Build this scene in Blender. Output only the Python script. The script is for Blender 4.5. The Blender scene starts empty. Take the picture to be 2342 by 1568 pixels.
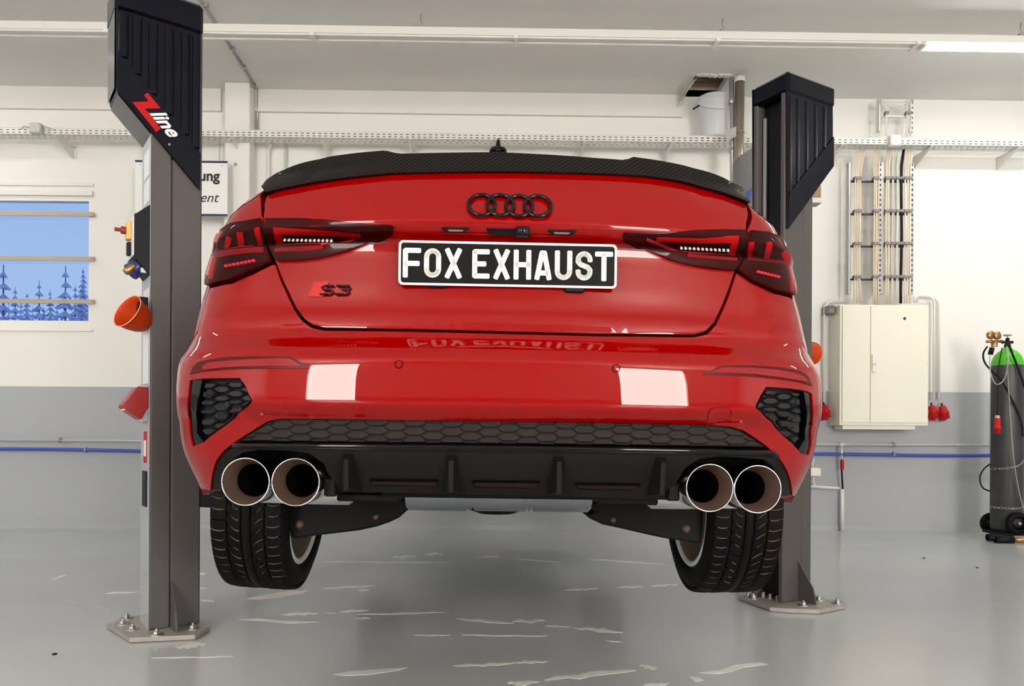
import bpy, math, random
import numpy as np
from mathutils import Vector, Matrix
from mathutils.geometry import delaunay_2d_cdt
random.seed(7)
rs = np.random.RandomState(7)
SC = bpy.context.scene
COL = SC.collection
# ------------------------------------------------------------------ camera
FPX, CX, YH, HC = 1700.0, 1171.0, 1000.0, 0.84
TH, ROLL = math.radians(1.0), 0.0052
F = Vector((math.sin(TH), math.cos(TH), 0))
R0 = Vector((math.cos(TH), -math.sin(TH), 0))
ZZ = Vector((0, 0, 1))
R = R0 * math.cos(ROLL) + ZZ * math.sin(ROLL)
U = ZZ * math.cos(ROLL) - R0 * math.sin(ROLL)
CAM = Vector((0, 0, HC))
cd = bpy.data.cameras.new('camera')
cam = bpy.data.objects.new('camera', cd)
COL.objects.link(cam)
SC.camera = cam
cd.sensor_width = 36
cd.lens = 36 * FPX / 2342
cd.shift_y = (YH - 784) / 2342
cd.clip_start = 0.05
cd.clip_end = 400
cam.matrix_world = Matrix(((R.x, U.x, -F.x, CAM.x), (R.y, U.y, -F.y, CAM.y), (R.z, U.z, -F.z, CAM.z), (0, 0, 0, 1)))
# ------------------------------------------------------------------ world, exposure
wd = bpy.data.worlds.new('world')
SC.world = wd
wd.use_nodes = True
wn = wd.node_tree
bg = wn.nodes['Background']
tcw = wn.nodes.new('ShaderNodeTexCoord')
sxw = wn.nodes.new('ShaderNodeSeparateXYZ')
rmw = wn.nodes.new('ShaderNodeValToRGB')
rmw.color_ramp.elements[0].color = (0.43, 0.62, 0.97, 1)
rmw.color_ramp.elements[1].color = (0.34, 0.54, 0.95, 1)
rmw.color_ramp.elements[1].position = 0.6
wn.links.new(tcw.outputs['Generated'], sxw.inputs[0])
wn.links.new(sxw.outputs['Z'], rmw.inputs[0])
wn.links.new(rmw.outputs[0], bg.inputs[0])
bg.inputs[1].default_value = 0.95
SC.view_settings.view_transform = 'Standard'
SC.view_settings.look = 'None'
SC.view_settings.gamma = 1
SC.view_settings.use_curve_mapping = False
SC.view_settings.exposure = 0.0
LAMP_E = 34.0
WIN_E = 23.0
# ------------------------------------------------------------------ projection helpers
def ray(px, py):
    return F + R * ((px - CX) / FPX) + U * ((YH - py) / FPX)
def P(px, py, d):
    return CAM + ray(px, py) * d
def onY(px, py, y):
    r = ray(px, py); return CAM + r * (y / r.y)
def onZ(px, py, z):
    r = ray(px, py); return CAM + r * ((z - HC) / r.z)
def onX(px, py, x):
    r = ray(px, py); return CAM + r * (x / r.x)
# ------------------------------------------------------------------ materials
MATS = {}
def mat(name, col, rough=0.5, metal=0.0, coat=0.0, noise=0.0, nscale=40.0, bump=0.0, bscale=200.0, emit=0.0, spec=0.5, coatr=0.03):
    m = bpy.data.materials.new(name); m.use_nodes = True
    nt = m.node_tree; b = nt.nodes['Principled BSDF']
    c = tuple(col) + (1,)
    b.inputs['Base Color'].default_value = c
    b.inputs['Roughness'].default_value = rough
    b.inputs['Metallic'].default_value = metal
    b.inputs['Coat Weight'].default_value = coat
    b.inputs['Coat Roughness'].default_value = coatr
    b.inputs['Specular IOR Level'].default_value = spec
    if emit:
        b.inputs['Emission Color'].default_value = c
        b.inputs['Emission Strength'].default_value = emit
    tc = nt.nodes.new('ShaderNodeTexCoord')
    n = nt.nodes.new('ShaderNodeTexNoise')
    n.inputs['Scale'].default_value = nscale; n.inputs['Detail'].default_value = 4
    nt.links.new(tc.outputs['Object'], n.inputs['Vector'])
    mp = nt.nodes.new('ShaderNodeMapRange')
    k = noise if noise else 0.02
    mp.inputs[3].default_value = 1 - k; mp.inputs[4].default_value = 1 + k
    nt.links.new(n.outputs[0], mp.inputs[0])
    mx = nt.nodes.new('ShaderNodeVectorMath'); mx.operation = 'SCALE'
    mx.inputs[0].default_value = col
    nt.links.new(mp.outputs[0], mx.inputs['Scale'])
    nt.links.new(mx.outputs[0], b.inputs['Base Color'])
    if bump:
        n2 = nt.nodes.new('ShaderNodeTexNoise'); n2.inputs['Scale'].default_value = bscale
        nt.links.new(tc.outputs['Object'], n2.inputs['Vector'])
        bp = nt.nodes.new('ShaderNodeBump'); bp.inputs['Strength'].default_value = bump
        bp.inputs['Distance'].default_value = 0.01
        nt.links.new(n2.outputs[0], bp.inputs['Height'])
        nt.links.new(bp.outputs[0], b.inputs['Normal'])
    MATS[name] = m
    return m
def tint_glass(name, col, gloss=1.45, rough=0.02):
    m = bpy.data.materials.new(name); m.use_nodes = True
    nt = m.node_tree; nt.nodes.clear()
    o = nt.nodes.new('ShaderNodeOutputMaterial')
    t = nt.nodes.new('ShaderNodeBsdfTransparent'); t.inputs[0].default_value = tuple(col) + (1,)
    g = nt.nodes.new('ShaderNodeBsdfGlossy'); g.inputs['Roughness'].default_value = rough
    f = nt.nodes.new('ShaderNodeFresnel'); f.inputs[0].default_value = gloss
    mx = nt.nodes.new('ShaderNodeMixShader')
    nt.links.new(f.outputs[0], mx.inputs[0]); nt.links.new(t.outputs[0], mx.inputs[1]); nt.links.new(g.outputs[0], mx.inputs[2])
    nt.links.new(mx.outputs[0], o.inputs[0])
    MATS[name] = m
    return m
M_wall = mat('wall_paint', (0.78, 0.775, 0.75), 0.75, noise=0.03, nscale=2.0, bump=0.15, bscale=60)
M_ceil = mat('ceiling_paint', (0.74, 0.73, 0.70), 0.8, noise=0.04, nscale=1.2)
M_white = mat('white_metal', (0.74, 0.73, 0.70), 0.4)
M_whitep = mat('white_plastic', (0.78, 0.77, 0.74), 0.45)
M_cream = mat('cream_cabinet', (0.80, 0.77, 0.66), 0.4)
M_pgrey = mat('post_grey_paint', (0.082, 0.074, 0.073), 0.42, spec=0.3, noise=0.05)
M_plate = mat('base_plate_steel', (0.34, 0.32, 0.29), 0.5, metal=0.2, noise=0.2, nscale=12)
M_black = mat('black_plastic', (0.004, 0.004, 0.007), 0.45, spec=0.2)
M_gblack = mat('gloss_black', (0.002, 0.002, 0.003), 0.05, spec=0.35)
M_navy = mat('navy_black_cover', (0.002, 0.0025, 0.008), 0.16, spec=0.22)
M_dark = mat('dark_matte', (0.010, 0.009, 0.0085), 0.65, spec=0.15)
M_under = mat('underbody_black', (0.004, 0.0036, 0.0034), 0.6, spec=0.15, noise=0.4, nscale=25)
M_rubber = mat('tyre_rubber', (0.004, 0.0036, 0.0034), 0.62, spec=0.12)
M_mud = mat('dried_mud', (0.20, 0.125, 0.085), 0.9)
M_steel = mat('brushed_steel', (0.55, 0.54, 0.52), 0.28, metal=1.0)
M_chrome = mat('polished_steel', (0.75, 0.75, 0.76), 0.10, metal=1.0)
M_brown = mat('heated_steel', (0.24, 0.15, 0.115), 0.32, metal=0.55, noise=0.12, nscale=30)
M_soot = mat('soot', (0.0015, 0.0015, 0.0015), 0.9, spec=0.05)
M_zinc = mat('zinc_plated', (0.36, 0.355, 0.34), 0.35, metal=0.85)
M_alu = mat('satin_aluminium', (0.50, 0.50, 0.50), 0.35, metal=0.7)
M_red = mat('car_paint_red', (0.26, 0.0, 0.0), 0.5, coat=1.0, coatr=0.005, spec=0.0)
M_red.node_tree.nodes['Principled BSDF'].inputs['Coat IOR'].default_value = 1.43
M_redp = mat('red_plastic', (0.46, 0.003, 0.003), 0.4, spec=0.3)
M_dred = mat('deep_red_sticker', (0.48, 0.002, 0.003), 0.5, spec=0.2)
M_orange = mat('orange_plastic', (0.50, 0.045, 0.003), 0.5, noise=0.1, spec=0.2)
M_blue = mat('blue_hose', (0.035, 0.08, 0.42), 0.4)
M_bluep = mat('blue_plastic', (0.01, 0.02, 0.12), 0.35)
M_green = mat('green_paint', (0.055, 0.46, 0.008), 0.35)
M_cyl = mat('cylinder_grey', (0.035, 0.036, 0.038), 0.45, noise=0.35, nscale=14)
M_brass = mat('brass', (0.42, 0.25, 0.10), 0.35, metal=0.9)
M_beige = mat('beige_cable', (0.72, 0.62, 0.46), 0.5)
M_wcable = mat('white_cable', (0.72, 0.71, 0.68), 0.5)
M_gal = mat('galvanised', (0.42, 0.42, 0.41), 0.4, metal=0.6, noise=0.1)
M_pipe = mat('tarnished_pipe', (0.42, 0.36, 0.28), 0.3, metal=0.9)
M_barw = mat('window_bar', (0.42, 0.35, 0.27), 0.5, metal=0.3)
M_paper = mat('label_paper', (0.72, 0.73, 0.75), 0.5)
M_ink = mat('black_ink', (0.01, 0.01, 0.012), 0.5)
M_navys = mat('navy_stripe', (0.008, 0.010, 0.075), 0.5)
M_platew = mat('plate_white', (0.90, 0.89, 0.85), 0.7)
M_plateb = mat('plate_black', (0.002, 0.002, 0.002), 0.5, spec=0.15)
M_wool = mat('mineral_wool', (0.42, 0.31, 0.21), 0.95, noise=0.6, nscale=14, bump=0.8, bscale=30)
M_wood = mat('raw_timber', (0.36, 0.22, 0.13), 0.7, noise=0.2, nscale=8)
M_snow = mat('snow', (0.50, 0.60, 0.80), 0.9)
M_frost = mat('frosted_needles', (0.30, 0.43, 0.74), 0.9, noise=0.5, nscale=6)  # frost tone pulled towards the sky colour to paint in distance haze
M_lampred = mat('lamp_housing', (0.035, 0.0008, 0.002), 0.35, spec=0.1)
M_lampbar = mat('lamp_light_guide', (0.62, 0.0, 0.002), 0.4, spec=0.2)
M_lampmid = mat('lamp_red_reflector', (0.30, 0.002, 0.02), 0.4, spec=0.2)
M_led = mat('led_lens', (0.90, 0.88, 0.84), 0.2)
M_ledpk = mat('led_pink', (0.95, 0.10, 0.20), 0.2)
M_lens = tint_glass('tail_lamp_lens', (0.86, 0.42, 0.44), 1.25)
M_glass = tint_glass('window_glass', (0.93, 0.95, 0.97))
M_lamp = mat('lamp_diffuser', (1.0, 0.985, 0.955), 0.5, emit=LAMP_E)
M_bucket = tint_glass('translucent_plastic', (0.8, 0.8, 0.8))
def bucket_mat():
    m = M_bucket; nt = m.node_tree; nt.nodes.clear()
    o = nt.nodes.new('ShaderNodeOutputMaterial')
    t = nt.nodes.new('ShaderNodeBsdfTransparent')
    d = nt.nodes.new('ShaderNodeBsdfPrincipled'); d.inputs['Base Color'].default_value = (0.78, 0.80, 0.84, 1); d.inputs['Roughness'].default_value = 0.35
    mx = nt.nodes.new('ShaderNodeMixShader'); mx.inputs[0].default_value = 0.62
    nt.links.new(t.outputs[0], mx.inputs[1]); nt.links.new(d.outputs[0], mx.inputs[2]); nt.links.new(mx.outputs[0], o.inputs[0])
bucket_mat()
def floor_mat():
    m = bpy.data.materials.new('epoxy_floor'); m.use_nodes = True
    nt = m.node_tree; b = nt.nodes['Principled BSDF']; L = nt.links
    tc = nt.nodes.new('ShaderNodeTexCoord')
    def noise(scale, sc, det=4, dist=0.0):
        mp = nt.nodes.new('ShaderNodeMapping'); mp.inputs['Scale'].default_value = sc
        n = nt.nodes.new('ShaderNodeTexNoise'); n.inputs['Scale'].default_value = scale; n.inputs['Detail'].default_value = det
        n.inputs['Distortion'].default_value = dist
        L.new(tc.outputs['Object'], mp.inputs[0]); L.new(mp.outputs[0], n.inputs['Vector']); return n.outputs[0]
    def ramp(sock, a, bb, lo, hi):
        r = nt.nodes.new('ShaderNodeMapRange'); r.inputs[1].default_value = a; r.inputs[2].default_value = bb
        r.inputs[3].default_value = lo; r.inputs[4].default_value = hi; L.new(sock, r.inputs[0]); return r.outputs[0]
    big = ramp(noise(0.9, (1, 1, 1), 5), 0.3, 0.7, 0.0, 1.0)
    base = nt.nodes.new('ShaderNodeMixRGB'); base.inputs[1].default_value = (0.485, 0.505, 0.512, 1); base.inputs[2].default_value = (0.535, 0.552, 0.556, 1)
    L.new(big, base.inputs[0])
    # pale scuffs: stretched along x, gathered where the car stands
    s1 = ramp(noise(1.5, (0.6, 3.0, 1), 3, 0.8), 0.70, 0.712, 0.0, 0.3)
    s2 = ramp(noise(0.7, (1, 1, 1), 1), 0.42, 0.56, 0.0, 1.0)
    mu = nt.nodes.new('ShaderNodeMath'); mu.operation = 'MULTIPLY'; L.new(s1, mu.inputs[0]); L.new(s2, mu.inputs[1])
    c2 = nt.nodes.new('ShaderNodeMixRGB'); c2.inputs[2].default_value = (0.74, 0.73, 0.69, 1)
    L.new(mu.outputs[0], c2.inputs[0]); L.new(base.outputs[0], c2.inputs[1])
    L.new(c2.outputs[0], b.inputs['Base Color'])
    rr = ramp(noise(1.5, (1, 1, 1), 2), 0.3, 0.7, 0.17, 0.21)
    L.new(rr, b.inputs['Roughness'])
    n2 = noise(9, (1, 1, 1), 3)
    bp = nt.nodes.new('ShaderNodeBump'); bp.inputs['Strength'].default_value = 0.004; bp.inputs['Distance'].default_value = 0.01
    L.new(n2, bp.inputs['Height']); L.new(bp.outputs[0], b.inputs['Normal'])
    return m
M_floor = floor_mat()
def twotone():
    m = mat('two_tone_wall', (0.78, 0.775, 0.75), 0.7, noise=0.03, nscale=1.5, bump=0.2, bscale=50)
    nt = m.node_tree; b = nt.nodes['Principled BSDF']; L = nt.links
    old = b.inputs['Base Color'].links[0].from_socket
    g = nt.nodes.new('ShaderNodeNewGeometry'); s = nt.nodes.new('ShaderNodeSeparateXYZ')
    L.new(g.outputs['Position'], s.inputs[0])
    gt = nt.nodes.new('ShaderNodeMath'); gt.operation = 'GREATER_THAN'; gt.inputs[1].default_value = 1.278
    L.new(s.outputs['Z'], gt.inputs[0])
    mx = nt.nodes.new('ShaderNodeMixRGB'); mx.inputs[1].default_value = (0.385, 0.405, 0.43, 1)
    L.new(gt.outputs[0], mx.inputs[0]); L.new(old, mx.inputs[2]); L.new(mx.outputs[0], b.inputs['Base Color'])
    return m
M_two = twotone()
def carbon():
    m = mat('carbon_fibre', (0.02, 0.018, 0.017), 0.4, coat=0.10, coatr=0.05, spec=0.05)
    nt = m.node_tree; b = nt.nodes['Principled BSDF']; L = nt.links
    tc = nt.nodes.new('ShaderNodeTexCoord')
    mp = nt.nodes.new('ShaderNodeMapping'); mp.inputs['Rotation'].default_value = (0, math.radians(-52), 0)
    w = nt.nodes.new('ShaderNodeTexWave'); w.inputs['Scale'].default_value = 36; w.bands_direction = 'X'
    L.new(tc.outputs['Object'], mp.inputs[0]); L.new(mp.outputs[0], w.inputs['Vector'])
    mx = nt.nodes.new('ShaderNodeMixRGB'); mx.inputs[1].default_value = (0.0035, 0.003, 0.003, 1); mx.inputs[2].default_value = (0.019, 0.015, 0.014, 1)
    L.new(w.outputs[1], mx.inputs[0]); L.new(mx.outputs[0], b.inputs['Base Color'])
    return m
M_carbon = carbon()
# ------------------------------------------------------------------ mesh builder
class MB:
    def __init__(s): s.v = []; s.f = []; s.sm = []
    def add(s, vs, fs, smooth=False):
        o = len(s.v); s.v += [tuple(v) for v in vs]; s.f += [tuple(i + o for i in f) for f in fs]; s.sm += [smooth] * len(fs); return s
    def box(s, x0, x1, y0, y1, z0, z1, M=None, bev=0.0):
        if bev:
            b = bev; xs = (x0, x1); vs = []; fs = []
            def ring(z, k):
                return [(x0 + k, y0 + b, z), (x0 + b, y0 + k, z), (x1 - b, y0 + k, z), (x1 - k, y0 + b, z), (x1 - k, y1 - b, z), (x1 - b, y1 - k, z), (x0 + b, y1 - k, z), (x0 + k, y1 - b, z)]
            rings = [ring(z0, b * 0.999), ring(z0 + b, 0), ring(z1 - b, 0), ring(z1, b * 0.999)]
            for r in rings: vs += r
            for k in range(3):
                for i in range(8):
                    j = (i + 1) % 8; fs.append((k * 8 + i, k * 8 + j, k * 8 + 8 + j, k * 8 + 8 + i))
            fs.append(tuple(range(7, -1, -1))); fs.append(tuple(range(24, 32)))
        else:
            vs = [(x, y, z) for z in (z0, z1) for y in (y0, y1) for x in (x0, x1)]
            fs = [(0, 2, 3, 1), (4, 5, 7, 6), (0, 1, 5, 4), (2, 6, 7, 3), (0, 4, 6, 2), (1, 3, 7, 5)]
        if M is not None: vs = [tuple(M @ Vector(v)) for v in vs]
        return s.add(vs, fs)
    def tube(s, pts, r, n=10, closed=False, cap=True, r2=None):
        pts = [Vector(p) for p in pts]; m = len(pts); vs = []; fs = []
        up = None
        for i, p in enumerate(pts):
            a = pts[(i - 1) % m] if (closed or i > 0) else p
            b = pts[(i + 1) % m] if (closed or i < m - 1) else p
            t = (b - a).normalized()
            if up is None:
                up = Vector((0, 0, 1)) if abs(t.z) < 0.9 else Vector((1, 0, 0))
            x = t.cross(up).normalized(); y = x.cross(t).normalized(); up = y
            rr = r if r2 is None else r + (r2 - r) * i / (m - 1)
            if isinstance(r, (list, tuple)): rr = r[i]
            for k in range(n):
                a2 = 2 * math.pi * k / n
                vs.append(p + x * (math.cos(a2) * rr) + y * (math.sin(a2) * rr))
        for i in range(m if closed else m - 1):
            for k in range(n):
                j = (k + 1) % n; i2 = (i + 1) % m
                fs.append((i * n + k, i * n + j, i2 * n + j, i2 * n + k))
        s.add(vs, fs, True)
        if cap and not closed:
            o = len(s.v) - len(vs)
            s.f += [tuple(o + k for k in range(n - 1, -1, -1)), tuple(o + (m - 1) * n + k for k in range(n))]; s.sm += [False, False]
        return s
    def lathe(s, prof, n=32, M=None, closed=False, smooth=True):
        # prof: (r, h) about local Z
        vs = []; fs = []; m = len(prof)
        for r, h in prof:
            for k in range(n):
                a = 2 * math.pi * k / n; vs.append(Vector((r * math.cos(a), r * math.sin(a), h)))
        if M is not None: vs = [M @ v for v in vs]
        for i in range(m if closed else m - 1):
            i2 = (i + 1) % m
            for k in range(n):
                j = (k + 1) % n; fs.append((i * n + k, i * n + j, i2 * n + j, i2 * n + k))
        return s.add(vs, fs, smooth)
    def prism(s, poly, d0, d1, M=None):
        # poly in xz plane (x, z), extruded along y from d0 to d1
        n = len(poly); vs = [(x, d0, z) for x, z in poly] + [(x, d1, z) for x, z in poly]
        if M is not None: vs = [tuple(M @ Vector(v)) for v in vs]
        ar = sum(poly[i][0] * poly[(i + 1) % n][1] - poly[(i + 1) % n][0] * poly[i][1] for i in range(n))
        a = tuple(range(n)); b = tuple(range(2 * n - 1, n - 1, -1))
        fs = [a, b] + [(i, i + n, (i + 1) % n + n, (i + 1) % n) for i in range(n)]
        if ar < 0: fs = [tuple(reversed(f)) for f in fs]
        return s.add(vs, fs)
    def build(s, name, m, parent=None, bevel=0.0, world=True):
        me = bpy.data.meshes.new(name)
        me.from_pydata(s.v, [], s.f)
        if parent is not None and world: me.transform(wmat(parent).inverted())
        me.polygons.foreach_set('use_smooth', s.sm)
        me.materials.append(m); me.update()
        o = bpy.data.objects.new(name, me); COL.objects.link(o)
        if parent is not None: o.parent = parent
        if bevel:
            b = o.modifiers.new('bevel', 'BEVEL'); b.width = bevel; b.segments = 2; b.limit_method = 'ANGLE'; b.angle_limit = math.radians(40)
        return o
def wmat(o):
    M = o.matrix_basis.copy(); p = o.parent
    while p is not None: M = p.matrix_basis @ M; p = p.parent
    return M
def tag(o, label, cat, group=None, kind=None):
    if label: o['label'] = label
    if cat: o['category'] = cat
    if group: o['group'] = group
    if kind: o['kind'] = kind
    return o
def empty(name, loc=(0, 0, 0), label=None, cat=None, group=None, M=None):
    o = bpy.data.objects.new(name, None); COL.objects.link(o); o.empty_display_size = 0.1
    if M is not None: o.matrix_world = M
    else: o.location = loc
    return tag(o, label, cat, group)
def struct(o):
    o['kind'] = 'structure'; return o
def copy_tree(o, parent=None, off=None):
    c = o.copy(); COL.objects.link(c); c.parent = parent
    if off is not None: c.location = Vector(o.location) + Vector(off)
    for ch in list(o.children): copy_tree(ch, c)
    return c
def rotz(a): return Matrix.Rotation(a, 4, 'Z')
def align(p, d, up=(0, 0, 1)):
    # matrix whose local Z points along d at p
    z = Vector(d).normalized(); u = Vector(up)
    if abs(z.dot(u)) > 0.99: u = Vector((1, 0, 0))
    x = u.cross(z).normalized(); y = z.cross(x)
    return Matrix(((x.x, y.x, z.x, p[0]), (x.y, y.y, z.y, p[1]), (x.z, y.z, z.z, p[2]), (0, 0, 0, 1)))
def text_obj(name, txt, size, M, m, parent=None, depth=0.001, shear=0.0, bold=0.0, align_x='LEFT', world=True):
    # built-in font turned into a mesh; text lies in local XY of M
    cu = bpy.data.curves.new(name, 'FONT'); cu.body = txt; cu.size = size; cu.extrude = depth; cu.shear = shear; cu.offset = bold; cu.align_x = align_x
    cu.resolution_u = 4
    t = bpy.data.objects.new(name, cu); COL.objects.link(t)
    bpy.context.view_layer.update()
    dg = bpy.context.evaluated_depsgraph_get()
    me = bpy.data.meshes.new_from_object(t.evaluated_get(dg))
    bpy.data.objects.remove(t); bpy.data.curves.remove(cu)
    me.transform(M if parent is None or not world else wmat(parent).inverted() @ M); me.materials.clear(); me.materials.append(m); me.name = name
    o = bpy.data.objects.new(name, me); COL.objects.link(o)
    if parent is not None: o.parent = parent
    return o
M_silen = mat('silencer_steel', (0.30, 0.32, 0.37), 0.07, metal=1.0)
M_wpipe = mat('bright_pipe', (0.66, 0.66, 0.64), 0.3, metal=0.35)
# ------------------------------------------------------------------ the room
YW = 6.77; ZC = 3.965; XL, XR, YB = -6.5, 7.5, -5.5
TK = 0.2
def rect_px(x0, y0, x1, y1, y=YW):
    a = onY(x0, y0, y); b = onY(x1, y1, y); return a.x, b.x, b.z, a.z     # x0, x1, z0, z1
# window opening in the back wall
WX1 = onY(214, 600, YW).x; WX0 = WX1 - 1.62; WZ1 = onY(100, 419, YW).z; WZ0 = onY(100, 757, YW).z
w = MB()
w.box(XL - TK, WX0, YW, YW + TK, 0, ZC + 0.4).box(WX1, XR + TK, YW, YW + TK, 0, ZC + 0.4)
w.box(WX0, WX1, YW, YW + TK, 0, WZ0).box(WX0, WX1, YW, YW + TK, WZ1, ZC + 0.4)
struct(w.build('wall_back', M_two))
struct(MB().box(XL - TK, XL, YB - TK, YW, 0, ZC + 0.4).build('wall_left', M_two))
struct(MB().box(XR, XR + TK, YB - TK, YW, 0, ZC + 0.4).build('wall_right', M_two))
# wall behind the photographer with two tall lit windows
BW = [(-4.75, -3.05), (2.85, 5.0)]; BZ0, BZ1 = 0.40, 3.80
w = MB(); xs = [XL, BW[0][0], BW[0][1], BW[1][0], BW[1][1], XR]
for i in (0, 2, 4): w.box(xs[i], xs[i + 1], YB - TK, YB, 0, ZC + 0.4)
for a, b in BW: w.box(a, b, YB - TK, YB, 0, BZ0).box(a, b, YB - TK, YB, BZ1, ZC + 0.4)
struct(w.build('wall_front', M_two))
M_lit = mat('lit_frosted_pane', (1.0, 0.94, 0.87), 0.5, emit=WIN_E)
for k, (a, b) in enumerate(BW):
    e = empty('window_%d' % (k + 2), (a, YB - 0.1, BZ0)); e['kind'] = 'structure'
    fr = MB()
    for (x0, x1, z0, z1) in ((a, a + .05, BZ0, BZ1), (b - .05, b, BZ0, BZ1), (a, b, BZ0, BZ0 + .05), (a, b, BZ1 - .05, BZ1)):
        fr.box(x0, x1, YB - .13, YB - .02, z0, z1)
    fr.build('window_frame', M_whitep, e)
    MB().box(a, b, YB - .17, YB - .14, BZ0, BZ1).build('pane', M_lit, e)
struct(MB().box(XL - TK, XR + TK, YB - TK, YW + TK, -0.2, 0).build('floor', M_floor))
# ceiling with a torn hole at the wall
hx0, hx1 = onZ(1588, 176, ZC).x, onZ(1668, 176, ZC).x
hy0, hy1 = onZ(1620, 172, ZC).y, min(onZ(1620, 223, ZC).y, YW)
c = MB()
c.box(XL, hx0, YB, YW, ZC, ZC + .06).box(hx1, XR, YB, YW, ZC, ZC + .06).box(hx0, hx1, YB, hy0, ZC, ZC + .06).box(hx0, hx1, hy1, YW, ZC, ZC + .06)
ce = struct(c.build('ceiling', M_ceil))
cav = MB(); cav.box(hx0 - .1, hx1 + .1, hy0 - .1, YW, ZC + .30, ZC + .34)
cav.box(hx0 - .12, hx0 - .08, hy0 - .1, YW, ZC + .06, ZC + .34).box(hx1 + .08, hx1 + .12, hy0 - .1, YW, ZC + .06, ZC + .34).box(hx0 - .1, hx1 + .1, hy0 - .14, hy0 - .1, ZC + .06, ZC + .34)
# lumpy wool
n = 16; vs = []; fs = []
for j in range(n + 1):
    for i in range(n + 1):
        vs.append((hx0 - .06 + (hx1 - hx0 + .12) * i / n, hy0 - .06 + (YW - hy0 + .04) * j / n, ZC + .20 + .09 * (rs.rand() - .5)))
for j in range(n):
    for i in range(n):
        a = j * (n + 1) + i; fs.append((a, a + n + 1, a + n + 2, a + 1))
cav.add(vs, fs, True)
o = cav.build('ceiling_wool', M_wool, ce)
for k in range(3):
    yy = hy0 + .12 + k * .2
    MB().box(hx0 - .05, hx1 + .05, yy, yy + .05, ZC + .075, ZC + .10).build('batten', M_wood, ce)
# torn flaps of ceiling board
fl = MB(); q = []
for i in range(9):
    t = i / 8; y = hy0 + (YW - .04 - hy0) * t
    q += [(hx0 + .005, y, ZC), (hx0 - .02 - .02 * math.sin(3 * t), y, ZC - .05 - .05 * t), (hx0 + .02 - .10 * t, y, ZC - .02 - .10 * t)]
fl.add(q, [(3 * i + k, 3 * i + k + 1, 3 * i + k + 4, 3 * i + k + 3) for i in range(8) for k in range(2)], True)
fl.build('ceiling_flap', M_white, ce)
jag = MB()
for k in range(14):
    x = hx0 + (hx1 - hx0) * k / 14; jag.prism([(x, ZC - .001), (x + .05, ZC - .001), (x + .02, ZC - .012 - .012 * rs.rand())], hy0 - .02 - .02 * rs.rand(), hy0 + .01)
jag.build('torn_edge', M_white, ce)
# shallow concrete beam under the ceiling, and the pilaster
bx0 = onY(586, 300, YW).x
for k, (x0, x1) in enumerate(((bx0, hx0 - .02), (XL, onY(508, 200, YW).x))):
    z1 = ZC; z0 = onY(900, 262, YW).z
    struct(MB().box(x0, x1, YW - .035, YW, z0, z1).build('trim_%d' % (k + 1), M_ceil))
a0 = onY(513, 300, YW - .165).x; a1 = onY(571, 300, YW - .165).x
pil = struct(MB().box(a0, a1, YW - .165, YW, 0, ZC).build('trim_3', M_two, bevel=.01))
b = MB().lathe([(0.001, 0), (.014, 0), (.014, .006), (.006, .006), (.006, .002), (.001, .002)], 16, align(onY(539, 376, YW - .165), (0, -1, 0)))
b.build('wall_anchor', M_gal, pil)
bb = MB()
bb.box(XL, a0, YW - .012, YW, 0, .045).box(a1, XR, YW - .012, YW, 0, .045)
struct(bb.build('baseboard_back', mat('cove_grey', (0.40, 0.41, 0.41), 0.5)))
# window 1: frame, sash, panes, bars
we = empty('window_1', (WX0, YW, WZ0)); we['kind'] = 'structure'
gx1 = onY(202, 600, YW).x; gz1 = onY(150, 459, YW).z; gz0 = onY(150, 733, YW).z; gx0 = WX0 + (WX1 - gx1)
fr = MB(); y0, y1 = YW + .005, YW + .075
for (xa, xb, za, zb) in ((WX0, gx0, WZ0, WZ1), (gx1, WX1, WZ0, WZ1), (gx0, gx1, WZ0, gz0), (gx0, gx1, gz1, WZ1)):
    fr.box(xa, xb, y0, y1, za, zb)
fr.build('window_frame', M_whitep, we)
sh = MB().box(WX0, WX1, YW - .03, YW + .004, onY(100, 448, YW).z, onY(100, 437, YW).z).box(WX0, WX1, YW - .015, YW + .004, onY(100, 425, YW).z, WZ1)
sh.build('shutter_box_ledge', M_white, we)
MB().box(WX0, WX1, YW - .02, YW + .004, WZ0, WZ0 + .02).build('window_sill', M_whitep, we)
MB().box(gx0, gx1, y0 + .03, y0 + .036, gz0, gz1).build('pane', M_glass, we)
for py in (489, 591, 689):
    zz = onY(205, py + .5, YW - .03).z
    bm = MB().box(gx0 - .1, onY(215, py, YW - .03).x, YW - .032, YW - .022, zz - .019, zz + .019)
    bm.lathe([(.001, .004), (.006, .003), (.006, 0)], 8, align((onY(211, py, YW - .032).x, YW - .032, zz), (0, -1, 0)))
    bm.build('window_bar', M_barw, we)
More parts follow.
